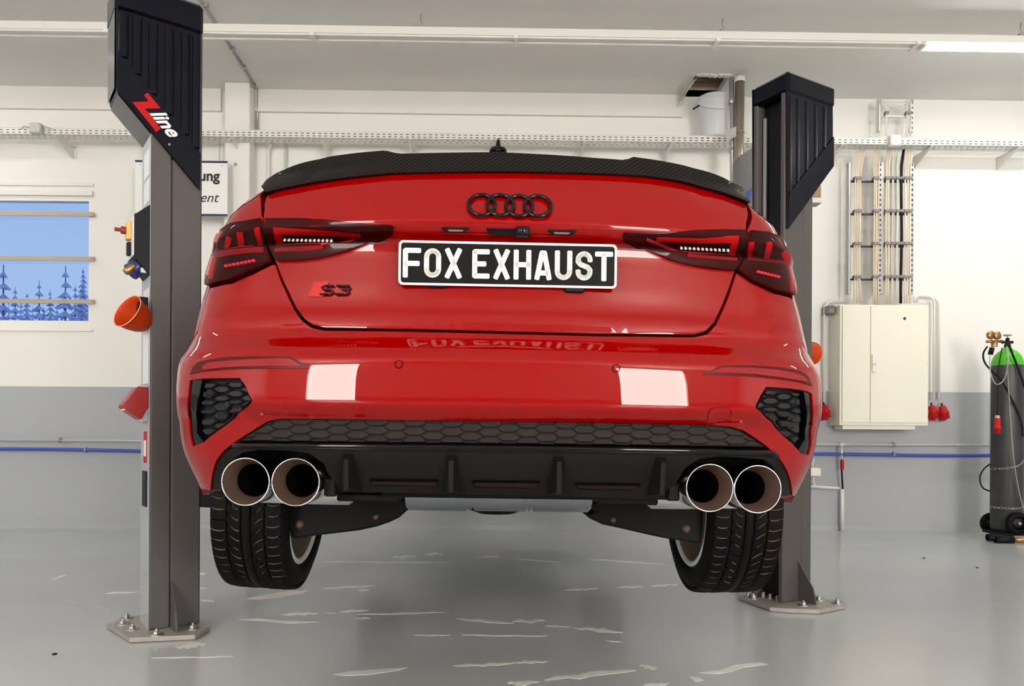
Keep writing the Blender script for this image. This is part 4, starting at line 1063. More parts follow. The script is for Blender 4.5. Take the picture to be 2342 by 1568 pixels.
loftX('bonnet', [(3.3, 1.452, .76, .03), (3.8, 1.38, .76, .04), (4.2, 1.27, .70, .04), (4.36, 1.12, .60, .02)], M_red)
for sx in (-1, 1):
    tps = px2sz([(603, 438)] if sx < 0 else [(1712, 472)])[0]; s0_ = abs(tps[0])
    SS = np.concatenate([[s0_ + .0, s0_ + .06], np.linspace(s0_ + .12, 4.0, 26)])
    ZT = np.interp(SS, [s0_, s0_ + .12, 1.5, 3.2, 4.0], [1.497, 1.497, 1.47, 1.43, 1.36])
    Pp = S(sx * SS, ZT); out_ = []; inn_ = []
    for p in Pp:
        xb = max(abs(p[0]) - .075, gh(max(.5, p[1]))[0] if .5 < p[1] < 3.3 else .5); xb = min(xb, abs(p[0]) - .02)
        out_.append((p[0], p[1], p[2] - .003)); inn_.append((sx * xb, p[1], p[2] + .022))
    n_ = len(out_)
    MB().add(out_ + inn_, [(i, i + 1, n_ + i + 1, n_ + i) for i in range(n_ - 1)], True).build('shoulder', M_red, car, world=False)
    def wallp(y0, y1, name, m, top_in=0):
        ys_ = np.linspace(y0, y1, 9); lo_, hi_ = [], []
        for y in ys_:
            bx = float(np.interp(y, [p[1] for p in inn_], [abs(p[0]) for p in inn_])); bz = float(np.interp(y, [p[1] for p in inn_], [p[2] for p in inn_])); xr, zr_ = gh(y)
            lo_.append((sx * bx, y, bz)); hi_.append((sx * xr, y, max(zr_, bz)))
        MB().add(lo_ + hi_, [(i, i + 1, 9 + i + 1, 9 + i) for i in range(8)], True).build(name, m, car, world=False)
    wallp(.50, 1.02, 'rear_pillar', M_red); wallp(1.02, 1.98, 'side_glass', M_gblack); wallp(1.98, 2.06, 'centre_pillar', M_black); wallp(2.06, 2.85, 'side_glass', M_gblack); wallp(2.85, 3.28, 'front_pillar', M_red)
# roof aerial fin: base and thin blade, sized to stand clear of the spoiler
fx, fz = pxpoly([(1139, 352)], 1.30)[0]
f = MB()
prf = [(-.030, 0), (-.029, .012), (-.022, .020), (-.008, .024), (.008, .024), (.022, .020), (.029, .012), (.030, 0)]
def fin_ring(y, w, h): return [(fx + a * w, y, fz - .006 + b * h) for a, b in prf]
vs = fin_ring(1.24, .7, .5) + fin_ring(1.26, 1.15, 1) + fin_ring(1.36, 1.15, 1) + fin_ring(1.46, .5, .5); n = 8
f.add(vs, [(j * n + i, j * n + i + 1, (j + 1) * n + i + 1, (j + 1) * n + i) for j in range(3) for i in range(7)] + [tuple(range(7, -1, -1))], True)
f.add([(fx - .011, 1.27, fz + .010), (fx + .011, 1.27, fz + .010), (fx - .0065, 1.29, fz + .050), (fx + .0065, 1.29, fz + .050), (fx - .003, 1.31, fz + .068), (fx + .003, 1.31, fz + .068), (fx - .010, 1.42, fz + .012), (fx + .010, 1.42, fz + .012), (fx - .004, 1.35, fz + .05), (fx + .004, 1.35, fz + .05)],
    [(0, 1, 3, 2), (2, 3, 5, 4), (4, 5, 9, 8), (8, 9, 7, 6), (0, 2, 4, 8, 6), (1, 7, 9, 5, 3)])
f.build('roof_aerial', M_gblack, car, world=False)
f = MB().box(fx - .028, fx + .028, 1.25, 1.45, 1.88, fz - .004).build('aerial_base', M_gblack, car, world=False)
# ------------------------------------------------------------------ lamps on the ceiling
def lamp_fix(x0, x1, y, z, label, rail=True):
    e = empty('ceiling_lamp', (x0, y, z), label, 'lamp', 'long lamps along the lighting rails')
    m = MB(); w = .050
    pr = [(-w, 0), (w, 0), (w * .94, -.014), (w * .6, -.022), (-w * .6, -.022), (-w * .94, -.014)]
    n = len(pr); vs = [(x0 + .02, y + a, z + b) for a, b in pr] + [(x1 - .02, y + a, z + b) for a, b in pr]
    m.add(vs, [tuple(range(n)), tuple(range(2 * n - 1, n - 1, -1))] + [(i, i + n, (i + 1) % n + n, (i + 1) % n) for i in range(n)])
    m.build('diffuser', M_lamp, e)
    MB().box(x0, x0 + .02, y - w, y + w, z - .024, z).build('end_cap', M_whitep, e); MB().box(x1 - .02, x1, y - w, y + w, z - .024, z).build('end_cap', M_whitep, e)
    return e
LY = 5.50
a = onY(2106, 100, LY); zl = onY(2106, 84, LY).z
def rail(y, z, x0, x1, label, hang):
    e = empty('lighting_rail', ((x0 + x1) / 2, y, z), label, 'rail', 'lighting rails on the ceiling')
    MB().box(x0, x1, y - .055, y + .055, z, z + .055).build('rail_body', M_white, e)
    MB().box(x0, x1, y - .045, y - .03, z - .012, z).box(x0, x1, y + .03, y + .045, z - .012, z).build('rail_lip', M_white, e)
    for x in np.arange(x0 + .35, x1, 1.49):
        MB().box(x - .015, x + .015, y - .06, y + .06, z - .02, z + .004).build('rail_clip', M_whitep, e)
    for x in hang:
        h = MB().box(x - .02, x + .02, y - .02, y + .02, z + .055, z + .095); h.tube([(x, y, z + .09), (x + .006, y, z + .115), (x - .006, y, z + .13), (x, y, ZC)], .004, 6)
        h.build('hanger', M_gal, e)
    return e
zr0 = onY(1171, 81, 5.445).z
r1 = rail(LY, zr0, XL + .3, XR - .3, 'white lighting rail running right across the ceiling', [onY(p, 60, LY).x for p in (268, 963, 1653, 2335)])
r2 = rail(2.6, zr0, XL + .3, XR - .3, 'white lighting rail above the car, out of the picture', [-3, 0, 3])
r3 = rail(-.9, zr0, XL + .3, XR - .3, 'white lighting rail above the photographer', [-3, 0, 3])
for x0, y, lb in ((a.x, LY, 'long lit lamp at the top right corner, on the far rail'), (a.x + 1.6, LY, 'long lit lamp beyond the right edge, on the far rail'),
                  (-5.6, 2.6, 'long lit lamp overhead far to the left, on the middle rail'), (4.6, 2.6, 'long lit lamp overhead far to the right, on the middle rail'), (-6.1, LY, 'long lit lamp beyond the left edge, on the far rail')):  # unseen lamps of this row are added to light the walls
    lamp_fix(x0, x0 + 1.5, y, zr0 - .002, lb)
# ------------------------------------------------------------------ lift posts
def base_frame(px, py, dcam):
    p = P(px, py, dcam); return p
u_c = Vector((.877, .48)); v_c = Vector((-.48, .877))
def cw(x, d): return R0 * x + F * d
def setdir(deg):
    global udir, vdir
    udir = R0 * math.cos(math.radians(deg)) + F * math.sin(math.radians(deg)); vdir = Vector((-udir.y, udir.x, 0))
def mk_post(p, sgn, label):
    M = Matrix(((udir.x, vdir.x, 0, p.x), (udir.y, vdir.y, 0, p.y), (0, 0, 1, 0), (0, 0, 0, 1)))
    return empty('lift_post', label=label, cat='lift post', group='posts of the two post car lift', M=M), M
def on_face(px, py, M, v=0.0):
    # pixel -> (u, z) on the plane local v
    Mi = M.inverted(); o = Mi @ CAM; d = Mi.to_3x3() @ ray(px, py); t = (v - o.y) / d.y; q = o + d * t; return (q.x, q.z)
# left post: near edge B stands at pixel (340,1441)
setdir(36); pL = onZ(341, 1442, .02); EL, ML = mk_post(pL, -1, 'grey lift post left of the car, black cover with a red badge on top')
setdir(30); pR = onZ(1790, 1380, .02); ER, MR = mk_post(pR, 1, 'grey lift post right of the car, partly behind it, plain black cover')
def face_poly(pts, M, v=0.0): return [on_face(a, b, M, v) for a, b in pts]
def half_tube(mb, u, z0, z1, v, r, M, n=6):
    vs = []
    for z in (z0, z1):
        for k in range(n + 1):
            a = math.pi * k / n; vs.append(M @ Vector((u + r * math.cos(a), v - r * .55 * math.sin(a), z)))
    mb.add(vs, [(k + 1, k, n + 1 + k, n + 2 + k) for k in range(n)], True)
    mb.add([M @ Vector((u, v, z1))] + vs[n + 1:], [(0, k + 1, k + 2) for k in range(n)])
def bolt(name, x, y, z, par, r=.013):
    m = MB().lathe([(r * 2.1, 0), (r * 2.1, .004), (.0005, .004)], 14, Matrix.Translation((x, y, z)))
    m.lathe([(r, .004), (r, .016), (r * .7, .018), (.0005, .018)], 6, Matrix.Translation((x, y, z)), smooth=False)
    m.lathe([(r * .5, .018), (r * .5, .026), (.0005, .026)], 8, Matrix.Translation((x, y, z)))
    return m.build(name, M_zinc, par)
M_cside = mat('glossy_cover_side', (.10, .10, .105), .12, spec=.6)  # cover black made lighter, painting in the pale wall it reflects
M_side = mat('pale_side_paint', (.36, .37, .39), .3)
def post(E, M, left):
    H = 2.62
    def B(u0, u1, v0, v1, z0, z1, nm, m, bev=.006): return MB().box(u0, u1, v0, v1, z0, z1, M, bev).build(nm, m, E)
    if left:
        uc = on_face(457, 1430, M)[0]; us = on_face(389, 1441, M)[0]
        B(0, us - .0006, 0, .20, .02, H, 'column_channel', M_pgrey); B(us + .0006, uc, 0, .20, .02, H, 'column_channel', M_pgrey)
        B(-.0025, -.0005, .004, .196, .02, 2.30, 'side_cover', M_side, .0008)
    else:
        uc = on_face(1855, 1385, M)[0]; us = on_face(1833, 1383, M)[0]
        B(0, us - .0006, 0, .03, .02, H, 'column_channel', M_pgrey); B(us + .0006, uc, 0, .20, .02, H, 'column_channel', M_pgrey)
        B(0, uc, .175, .205, .02, H, 'column_channel', M_pgrey)
        B(.05, us, .03, .175, .05, 2.60, 'carriage_cover', M_black)
        for v0 in (.028, .150):
            B(.030, .046, v0, v0 + .016, .3, 2.50, 'guide_rail', mat('worn_steel', (.34, .34, .34), .45, metal=.5), .002)
        for k in range(3): B(.012, .03, .045 + .045 * k, .055 + .045 * k, .02, .05, 'weld_tab', M_plate, .002)
    # gusset
    if left: q = on_face(391, 1440, M)[0]
    else: q = on_face(1826, 1383, M)[0]
    m = MB(); g_ = [(0, .02), (-.105, .02), (-.105, .035), (-.088, .10), (0, .225)]
    vs = [M @ Vector((q + s_, v, z)) for s_ in (-.004, .004) for v, z in g_]; n = 5
    m.add(vs, [tuple(range(n)), tuple(range(2 * n - 1, n - 1, -1))] + [(i, i + n, (i + 1) % n + n, (i + 1) % n) for i in range(n)])
    m.build('gusset', M_pgrey, E)
    # base plate
    if left: pp = [(244, 1425), (296, 1458), (446, 1451), (480, 1430), (471, 1424), (451, 1421), (430, 1408), (330, 1404), (292, 1411)]; bl = [(290, 1414), (281, 1427), (303, 1439), (358, 1451), (441, 1437), (337, 1410)]
    else: pp = [(1687, 1361), (1761, 1388), (1800, 1391), (1874, 1394), (1931, 1383), (1933, 1377), (1880, 1366), (1840, 1358), (1723, 1356)]; bl = [(1711, 1364), (1723, 1367), (1837, 1384), (1872, 1372), (1915, 1380), (1863, 1368)]
    w = [onZ(a, b, .022) for a, b in pp]; n = len(w); m = MB()
    m.add([(p.x, p.y, .004) for p in w] + [(p.x, p.y, .022) for p in w], [tuple(range(n - 1, -1, -1)), tuple(range(n, 2 * n))] + [(i, (i + 1) % n, (i + 1) % n + n, i + n) for i in range(n)])
    # packing shim under the plate
    c_ = sum(w, Vector()) / n
    m.add([(c_.x + (p.x - c_.x) * .93, c_.y + (p.y - c_.y) * .93, 0) for p in w] + [(c_.x + (p.x - c_.x) * .93, c_.y + (p.y - c_.y) * .93, .004) for p in w], [(i, (i + 1) % n, (i + 1) % n + n, i + n) for i in range(n)])
    m.build('base_plate', M_plate, E)
    for a, b in bl:
        p = onZ(a, b, .022); bolt('anchor_bolt', p.x, p.y, .022, E)
    # cover
    VF = -.012
    if left:
        outl = [(265, -46), (463, 14), (458, 437), (265, 204)]
        ang = [(267, 78), (461, 122), (459, 352), (268, 113)]   # ribbed field
        diag0, diag1 = (268, 113), (459, 352); top0, top1 = (267, 28), (461, 74)
        ribs = [282, 313, 350, 387, 424, 449]
        depth = .215
    else:
        outl = [(1800, 163), (1906, 199), (1906, 380), (1801, 525)]
        diag0, diag1 = (1906, 312), (1803, 442); top0, top1 = (1806, 216), (1906, 244)
        ribs = [1807, 1825, 1845, 1866, 1886]
        depth = .215
    po = face_poly(outl, M, VF)
    if left: po[0] = (po[0][0], po[1][1] + .0)
    zt = (po[0][1] + po[1][1]) / 2 if left else po[0][1]
    po[0] = (po[0][0], zt); po[1] = (po[1][0], zt)
    if left: cv = MB().prism(po, VF, VF + depth, M).build('head_cover', M_navy, E, bevel=.02)
    else:
        cv = MB().prism(po, VF, .0, M).build('head_cover', M_navy, E, bevel=.005)
        MB().prism(po, .206, VF + depth + .01, M).build('cover_back', M_navy, cv, bevel=.005)
        MB().prism([(po[1][0] - .02, po[2][1]), (po[1][0], po[2][1]), (po[1][0], po[1][1]), (po[1][0] - .02, po[1][1])], 0, .206, M).build('cover_side', M_navy, cv)
    # cap band slightly proud
    u0 = min(p[0] for p in po); u1 = max(p[0] for p in po)
    zt0 = (on_face(*top0, M, VF)[1] + on_face(*top1, M, VF)[1]) / 2
    MB().box(u0 - .004, u1 + .004, VF - .010, VF + depth + .006, zt0, zt + .003, M, .014).build('cover_cap', M_navy, cv)
    # ribs
    d0 = on_face(*diag0, M, VF); d1 = on_face(*diag1, M, VF)
    for px in ribs:
        uu = on_face(px, 200, M, VF)[0]; zb = d0[1] + (d1[1] - d0[1]) * (uu - d0[0]) / (d1[0] - d0[0])
        m = MB(); half_tube(m, uu, zb, zt0 - .012, VF, .018 if left else .012, M); m.build('cover_rib', M_navy, cv)
    # smooth diagonal band
    a0, a1 = po[2], po[3]
    lo, hi = (a0, a1)
    band = [face for face in (a0, a1, (d0 if left else d0), (d1))]
    if left: band = [a1, a0, d1, d0]
    else: band = [a0, a1, d1, d0]
    if not left: band = [po[2], po[3], d1, d0]
    m = MB().prism(band, VF - .006, VF, M); m.build('cover_band', M_navy, cv, bevel=.003)
    if left:
        lg = [(a / 3.485, b / 3.485) for a, b in ((1148, 757), (1178, 740), (1280, 865), (1150, 868), (1192, 905), (1280, 1028), (1245, 1052), (1055, 815), (1185, 810))]
        m = MB().prism(face_poly([(p[0], p[1]) for p in lg], M, VF - .006), VF - .0085, VF - .006, M); m.build('cover_badge', M_dred, cv)
        # white lettering running down the slope
        A = Vector(on_face(1188 / 3.485, 905 / 3.485, M, VF) + (0,)); Bq = Vector(on_face(1292 / 3.485, 1033 / 3.485, M, VF) + (0,))
        d = (Bq - A); L_ = d.length; a_ = math.atan2(d.y, d.x)
        T = M @ Matrix.Translation((A.x, VF - .0105, A.y)) @ Matrix.Rotation(math.radians(90), 4, 'X') @ Matrix.Rotation(a_, 4, 'Z')
        tx = text_obj('badge_letters', 'line', .080, T, M_platew, cv, depth=.0012, shear=.5, bold=.002)
        sc_ = None
        for k in range(1):
            x, z = on_face(388, 330, M, VF - .006)
            MB().lathe([(.0005, .004), (.005, .003), (.006, 0)], 12, M @ align((x, VF - .006, z), (0, -1, 0))).build('cover_screw', M_zinc, cv)
        # glossy outer side and slanted underside, lightened with a painted wall reflection
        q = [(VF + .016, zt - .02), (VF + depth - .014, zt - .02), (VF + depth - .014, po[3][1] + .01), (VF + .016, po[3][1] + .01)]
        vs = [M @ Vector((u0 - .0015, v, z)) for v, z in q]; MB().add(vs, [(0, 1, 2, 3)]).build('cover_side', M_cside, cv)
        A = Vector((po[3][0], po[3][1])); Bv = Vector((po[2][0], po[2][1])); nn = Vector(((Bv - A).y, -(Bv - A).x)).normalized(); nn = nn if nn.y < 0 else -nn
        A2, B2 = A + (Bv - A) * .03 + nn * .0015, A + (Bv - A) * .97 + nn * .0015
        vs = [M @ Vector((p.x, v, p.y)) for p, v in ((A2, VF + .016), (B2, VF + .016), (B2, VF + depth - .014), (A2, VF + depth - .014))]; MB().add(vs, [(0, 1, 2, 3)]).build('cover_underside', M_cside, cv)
    return cv
post(EL, ML, True); post(ER, MR, False)
setdir(36)
# things fixed on the left post's outer side (local -u)
def LB(u0, u1, v0, v1, z0, z1, nm, m, par=EL, bev=.003): return MB().box(u0, u1, v0, v1, z0, z1, ML, bev).build(nm, m, par)
def zf(py, u=-.05, v=.05):
    p = ML @ Vector((u, v, 0)); d = (p - CAM).dot(F); return HC + (YH - py) / FPX * d - .0052 * (ray_x(p))
def ray_x(p): return (p - CAM).dot(R0)
# control box: black cheek facing us, pale front facing outwards
zz = [zf(v) for v in (476, 505, 600, 640)]
cb = MB(); bxp = [(-.002, zz[0]), (-.062, zz[1]), (-.062, zz[2]), (-.002, zz[3])]
cb.prism(bxp, .012, .165, ML); cbo = cb.build('control_box', M_black, EL, bevel=.003)
LB(-.0665, -.0622, .010, .167, zz[2] + .004, zz[1] - .004, 'control_panel', M_paper, cbo)
zs = zf(537); LB(-.085, -.067, .045, .095, zs - .038, zs + .038, 'switch_plate', mat('switch_yellow', (.70, .45, .12), .5), cbo)
MB().lathe([(.016, 0), (.016, .018), (.008, .02), (.008, .042), (.0005, .042)], 16, ML @ align((-.085, .07, zs), (-1, 0, 0))).build('main_switch', mat('switch_red', (.22, .02, .012), .4), cbo)
zs = zf(578); LB(-.082, -.067, .055, .085, zs - .028, zs + .028, 'rocker_switch', M_black, cbo)
zs = zf(622)
sk = MB().lathe([(.034, 0), (.036, .05), (.030, .052), (.028, .03), (.0005, .03)], 20, ML @ align((-.03, .07, zs + .016), (-.75, -.1, -.65)))
sk.build('socket', M_bluep, cbo)
MB().lathe([(.016, .0), (.018, .035), (.012, .045), (.0005, .045)], 10, ML @ align((-.058, .045, zs + .004), (-.75, -.1, -.65))).build('plug_pin', M_brass, cbo)
MB().box(-.035, -.002, .02, .04, zs - .02, zs + .0, ML).build('socket_flap', M_gal, cbo)
# paper labels on the side cover
for y0, y1, nm in ((350, 410, 'instruction_label'), (418, 470, 'instruction_label'), (668, 730, 'warning_label'), (760, 885, 'instruction_label')):
    LB(-.0042, -.0026, .03, .145, zf(y1, 0), zf(y0, 0), nm, M_paper, EL, .0004)
st = LB(-.0046, -.0026, .055, .12, zf(1067, 0), zf(995, 0), 'load_label', M_dred, EL, .0004)
LB(-.0052, -.0047, .062, .113, zf(1052, 0), zf(1015, 0), 'label_field', M_paper, st, .0002)
LB(-.008, -.0026, .045, .135, zf(1168, 0), zf(1085, 0), 'cable_slot_cover', M_black, EL)
for v_ in (.10, .035):
    p = ML @ Vector((-.0026, v_, zf(1322, 0, v_))); MB().lathe([(.0005, .004), (.006, .003), (.007, 0)], 10, align(p, -udir)).build('screw', M_zinc, EL)
# red wedge-shaped holder
zz = [zf(v, -.06) for v in (893, 905, 938, 968, 950)]
rb = MB().prism([(-.004, zz[0]), (-.045, zz[0] + .0), (-.10, zz[2] + .004), (-.092, zz[4] + .01), (-.03, zz[3]), (-.004, zz[4] + .02)], .02, .15, ML)
rbo = rb.build('wedge_holder', mat('holder_red', (.30, .005, .006), .35), EL, bevel=.004)
for k in range(3):
    t = k / 2; LB(-.078 - .014 * t, -.074 - .014 * t, .04 + .0, .14, zz[1] - .055 - .022 * t, zz[1] - .045 - .022 * t, 'holder_marking', M_platew, rbo, .001)
LB(-.03, -.002, .03, .13, zz[3] - .01, zz[0] + .01, 'holder_bracket', M_alu, EL)
# orange cone in its clip (left) and its twin on the right post
def cone(p, ax, label, sc=1.0):
    Mx = align(p, ax); e = empty('orange_cone_shade', M=Matrix.Translation(p), label=label, cat='cone', group='orange cones on the lift posts')
    pr = [(.0005, 0), (.035, 0), (.055, .012), (.072, .04), (.085, .08), (.092, .12), (.096, .135)]
    pr = [(a * sc, b * sc) for a, b in pr]
    sh = pr + [(.0985 * sc, .1365 * sc), (.093 * sc, .134 * sc)] + [(a - .003, b + .002) for a, b in pr[::-1][1:-1]] + [(.0005, .004)]
    MB().lathe(sh, 40, Mx).build('cone_shell', M_orange, e)
    MB().tube([Mx @ Vector((.0975 * sc * math.cos(t), .0975 * sc * math.sin(t), .137 * sc)) for t in [2 * math.pi * i / 36 for i in range(36)]], .0022, 6, closed=True).build('cone_rim', mat('rim_orange', (.85, .30, .18), .4), e)
    for k in range(4):
        pass
    return e
pc = P(338, 742, (ML @ Vector((-.03, .07, 0)) - CAM).dot(F))
cone(pc, (-udir * .82 + Vector((0, 0, .42)) - vdir * .40), 'orange conical cup tilted upwards in a clip on the left lift post', .76)
LB(-.045, -.002, .03, .12, zf(760, 0), zf(690, 0), 'cup_clip', M_navy, EL)
pc = P(1838, 806, (MR @ Vector((.17, .07, 0)) - CAM).dot(F) + .05)
setdir(30)
cone(pc, (udir * .98 + Vector((0, 0, .02)) + vdir * .2), 'orange conical cup peeking out behind the right lift post', .62)
# lift arms and carriages reaching under the sills
def arm(E, p0, p1, w=.05):
    d = Vector(p1) - Vector(p0); Mx = align(p0, d); L_ = d.length
    m = MB().box(-w, w, -w, w, 0, L_, Mx, .004).build('lift_arm', M_black, E)
    q = Vector(p1); k = MB().lathe([(.05, -.05), (.05, .0), (.06, .005), (.06, .03), (.0005, .03)], 20, Matrix.Translation((q.x, q.y, q.z + .03))); k.build('arm_pad', M_rubber, E)
cL = ML @ Vector((.19, .10, .58)); cR = MR @ Vector((.0, .10, .58))
tl_ = MCAR @ Vector((-.66, 1.45, .56)); tr_ = MCAR @ Vector((.66, 1.45, .56))
arm(EL, cL, tl_); arm(ER, cR, tr_); arm(EL, cL, MCAR @ Vector((-.66, 2.9, .56))); arm(ER, cR, MCAR @ Vector((.66, 2.9, .56)))
# grey box and small parts behind the right post
e = empty('grey_switch_box', tuple(onY(1710, 400, 4.6)), 'flat grey metal box beside the right lift post, half behind the car', 'box')
x0, x1, z0, z1 = rect_px(1690, 350, 1745, 520, 4.6)
MB().prism([(x0, z0), (x1, z0), (x1, z1 + .08), (x0, z1 - .02)], 4.6, 4.72).build('box_body', mat('box_grey', (.16, .165, .17), .5), e)
MB().lathe([(.0005, .003), (.006, .003), (.007, 0)], 10, align(onY(1702, 373, 4.6), (0, -1, 0))).build('screw', M_zinc, e)
xx = onY(1712, 446, 4.598); slab([(-.02, -.03), (0, -.05), (.02, .02), (.03, .05), (-.005, .03)], 0, .003, align(xx, (0, -1, 0))).build('blue_mark', M_blue, e)
MB().box(x0 + .03, x0 + .07, 4.66, 4.70, 0, z0).build('box_stand', M_pgrey, e)
e = empty('limit_switch', tuple(onY(1868, 460, 3.95)), 'small pale switch housing just behind the right lift post', 'switch')
x0, x1, z0, z1 = rect_px(1850, 453, 1876, 467, 3.95)
MB().box(x0, x1, 3.93, 4.0, z0, z1, bev=.003).build('switch_housing', M_gal, e)
x0, x1, z0, z1 = rect_px(1856, 425, 1876, 452, 3.95); MB().box(x0, x1, 3.94, 4.0, z0, z1 - .0).build('switch_shroud', M_wool, e)
# ------------------------------------------------------------------ perforated cable tray on brackets
TY0, TY1 = 6.475, 6.595
tz1 = onY(1157, 305, TY0).z; tz0 = onY(1157, 320, TY0).z
def perforated_tray():
    e = empty('cable_tray', (0, TY0, tz0), 'long white perforated cable tray running along the whole back wall', 'cable tray')
    m = MB(); x0, x1 = XL + .02, XR - .02; t = .0016; H = tz1 - tz0; pitch = .0505; sl = .026; sh = .0085
    rows = [(H * .22, sh), (H * .60, sh)]
    zc = [0] + [v for r_, s_ in rows for v in (r_, r_ + s_)] + [H]
    for k in (0, 2, 4): m.box(x0, x1, TY0, TY0 + t, tz0 + zc[k], tz0 + zc[k + 1])
    n = int((x1 - x0) / pitch)
    for i in range(n):
        xa = x0 + i * pitch
        for k, (r_, s_) in enumerate(rows):
            o = .0
            m.box(xa + sl, xa + pitch, TY0, TY0 + t, tz0 + r_, tz0 + r_ + s_)
    # bottom with staggered slots
    W = TY1 - TY0; ys = [0, .020, .040, .070, .090, W]
    for k in (0, 2, 4): m.box(x0, x1, TY0 + ys[k], TY0 + ys[k + 1], tz0, tz0 + t)
    for i in range(n):
        xa = x0 + i * pitch
        m.box(xa + .018, xa + pitch, TY0 + ys[1], TY0 + ys[2], tz0, tz0 + t)
        m.box(xa, xa + .025, TY0 + ys[3], TY0 + ys[4], tz0, tz0 + t); m.box(xa + .043, xa + pitch, TY0 + ys[3], TY0 + ys[4], tz0, tz0 + t)
    m.box(x0, x1, TY1 - t, TY1, tz0, tz1)
    m.box(x0, x1, TY0 - .004, TY0 + .004, tz1 - .003, tz1)
    o = m.build('tray_channel', M_white, e)
    for px in (-70, 125, 325, 530, 735, 935, 1135, 1335, 1535, 1735, 1925, 2130, 2330, 2500):
        x = onY(px, 330, TY0).x
        b = MB(); pr = [(TY0 + .0, tz0), (YW - .001, tz0), (YW - .001, tz0 - .105), (YW - .03, tz0 - .105), (TY0, tz0 - .02)]; n_ = 5
        b.add([(x - .0015, y, z) for y, z in pr] + [(x + .0015, y, z) for y, z in pr], [tuple(range(n_)), tuple(range(2 * n_ - 1, n_ - 1, -1))] + [(i, i + n_, (i + 1) % n_ + n_, (i + 1) % n_) for i in range(n_)])
        b.box(x - .0015, x + .030, YW - .003, YW, tz0 - .105, tz0)
        b.box(x - .0015, x + .030, TY0, YW, tz0 - .003, tz0)
        b.lathe([(.0005, .006), (.006, .006), (.007, 0)], 8, align((x + .017, YW - .003, tz0 - .075), (0, -1, 0)))
        b.build('tray_bracket', M_white, e)
    return e
tray = perforated_tray()
for k in range(9):
    y = TY0 + .015 + .010 * (k % 6); z = tz0 + .008 + .009 * (k // 6); pts = [(x, y + .003 * math.sin(x * 1.7 + k), z + .0015 * math.sin(3 * x + k)) for x in np.arange(XL + .1, XR, .35)]
    tag(MB().tube(pts, .0042, 6).build('cable', [M_wcable, M_beige, M_black][(k * 5) % 3] if k % 3 else M_wcable), 'cable lying in the long perforated tray, mostly hidden', 'cable', 'cables lying in the tray')
for k, zz_ in enumerate((.28, .66)):  # black strips added at slot height so the tray slots read as shaded
    tag(MB().tube([(x, TY0 + .008, tz0 + (tz1 - tz0) * zz_) for x in np.arange(XL + .1, XR, .5)], .0050, 6).build('cable', M_black), ['lower black cable just behind the slotted front of the tray', 'upper black cable just behind the slotted front of the tray'][k], 'cable')
# junction boxes on the tray
def jbox(px0, py0, px1, py1, y, d, label, m=M_whitep, cat='junction box', lid=True):
    x0, x1, z0, z1 = rect_px(px0, py0, px1, py1, y); e = empty('junction_box', (x0, y, z0), label, cat)
    MB().box(x0, x1, y, y + d, z0, z1, bev=.004).build('box_body', m, e)
    if lid:
        MB().box(x0 + .004, x1 - .004, y - .004, y + .002, z0 + .004, z1 - .004, bev=.002).build('box_lid', m, e)
        s_ = MB()
        for a, b in ((x0 + .012, z0 + .012), (x1 - .012, z1 - .012)): s_.lathe([(.0005, .002), (.003, .002), (.0035, 0)], 8, align((a, y - .004, b), (0, -1, 0)))
        s_.build('lid_screws', M_gal, e)['kind'] = 'stuff'
    return e
jbox(66, 280, 92, 303, TY0 - .06, .055, 'small grey junction box on the cable tray at upper left', mat('box_grey2', (.50, .51, .48), .5))
for s_ in (-1, 1):
    p = onY(79 + s_ * 13, 291, TY0 - .03); tag(MB().tube([p, p + Vector((s_ * .04, 0, .01)), p + Vector((s_ * .09, .03, -.004)), p + Vector((s_ * .14, .06, -.012))], .004, 6).build('cable', M_gal), 'short grey cable leaving the %s side of the upper left junction box' % ('left' if s_ < 0 else 'right'), 'cable')
jbox(2037, 307, 2062, 332, TY0 - .05, .045, 'white square junction box on the cable tray above the cabinet')
# ------------------------------------------------------------------ cable ladders and cable bundles above the cabinet
YL = 6.60
M_rung = mat('dark_rung', (.03, .03, .032), .5)
def ladder(name, pxl, pxr, py0, py1, rungs, label, sideM=M_gal):
    a = onY(pxl, py1, YL); b = onY(pxr, py0, YL); e = empty('cable_ladder', (a.x, YL, a.z), label, 'cable ladder')
    for i, x in enumerate((a.x, b.x)):
        m = MB(); z0, z1 = a.z, b.z; N = int((z1 - z0) / .045)
        m.box(x - .010, x + .010, YL, YL + .002, z0, z1) if i == 0 else None
        if i == 1:
            m.box(x - .012, x - .006, YL, YL + .05, z0, z1).box(x + .006, x + .012, YL, YL + .05, z0, z1)
            for k in range(N): zz_ = z0 + k * .045; m.box(x - .006, x + .006, YL, YL + .003, zz_, zz_ + .024)
        else: m.box(x - .010, x - .008, YL, YL + .05, z0, z1).box(x + .008, x + .010, YL, YL + .05, z0, z1)
        m.build('ladder_rail', sideM, e)
    for py in rungs:
        z = onY(pxl, py, YL).z
        MB().box(a.x, b.x, YL + .02, YL + .045, z - .007, z + .007).build('rung', M_rung if sideM is M_gal else sideM, e)
    return e
L1 = ladder('l', 1942, 2014, 372, 672, (412, 487, 561, 637), 'left wall cable ladder above the cabinet, carrying two beige bundles')
L2 = ladder('l', 2018, 2087, 372, 672, (412, 487, 561, 637), 'right wall cable ladder above the cabinet, carrying mixed cables')
L3 = ladder('l', 2012, 2087, 226, 300, (263,), 'short white cable ladder between tray and ceiling at the right', M_white)
clampM = mat('cable_clamp', (.22, .22, .215), .5)
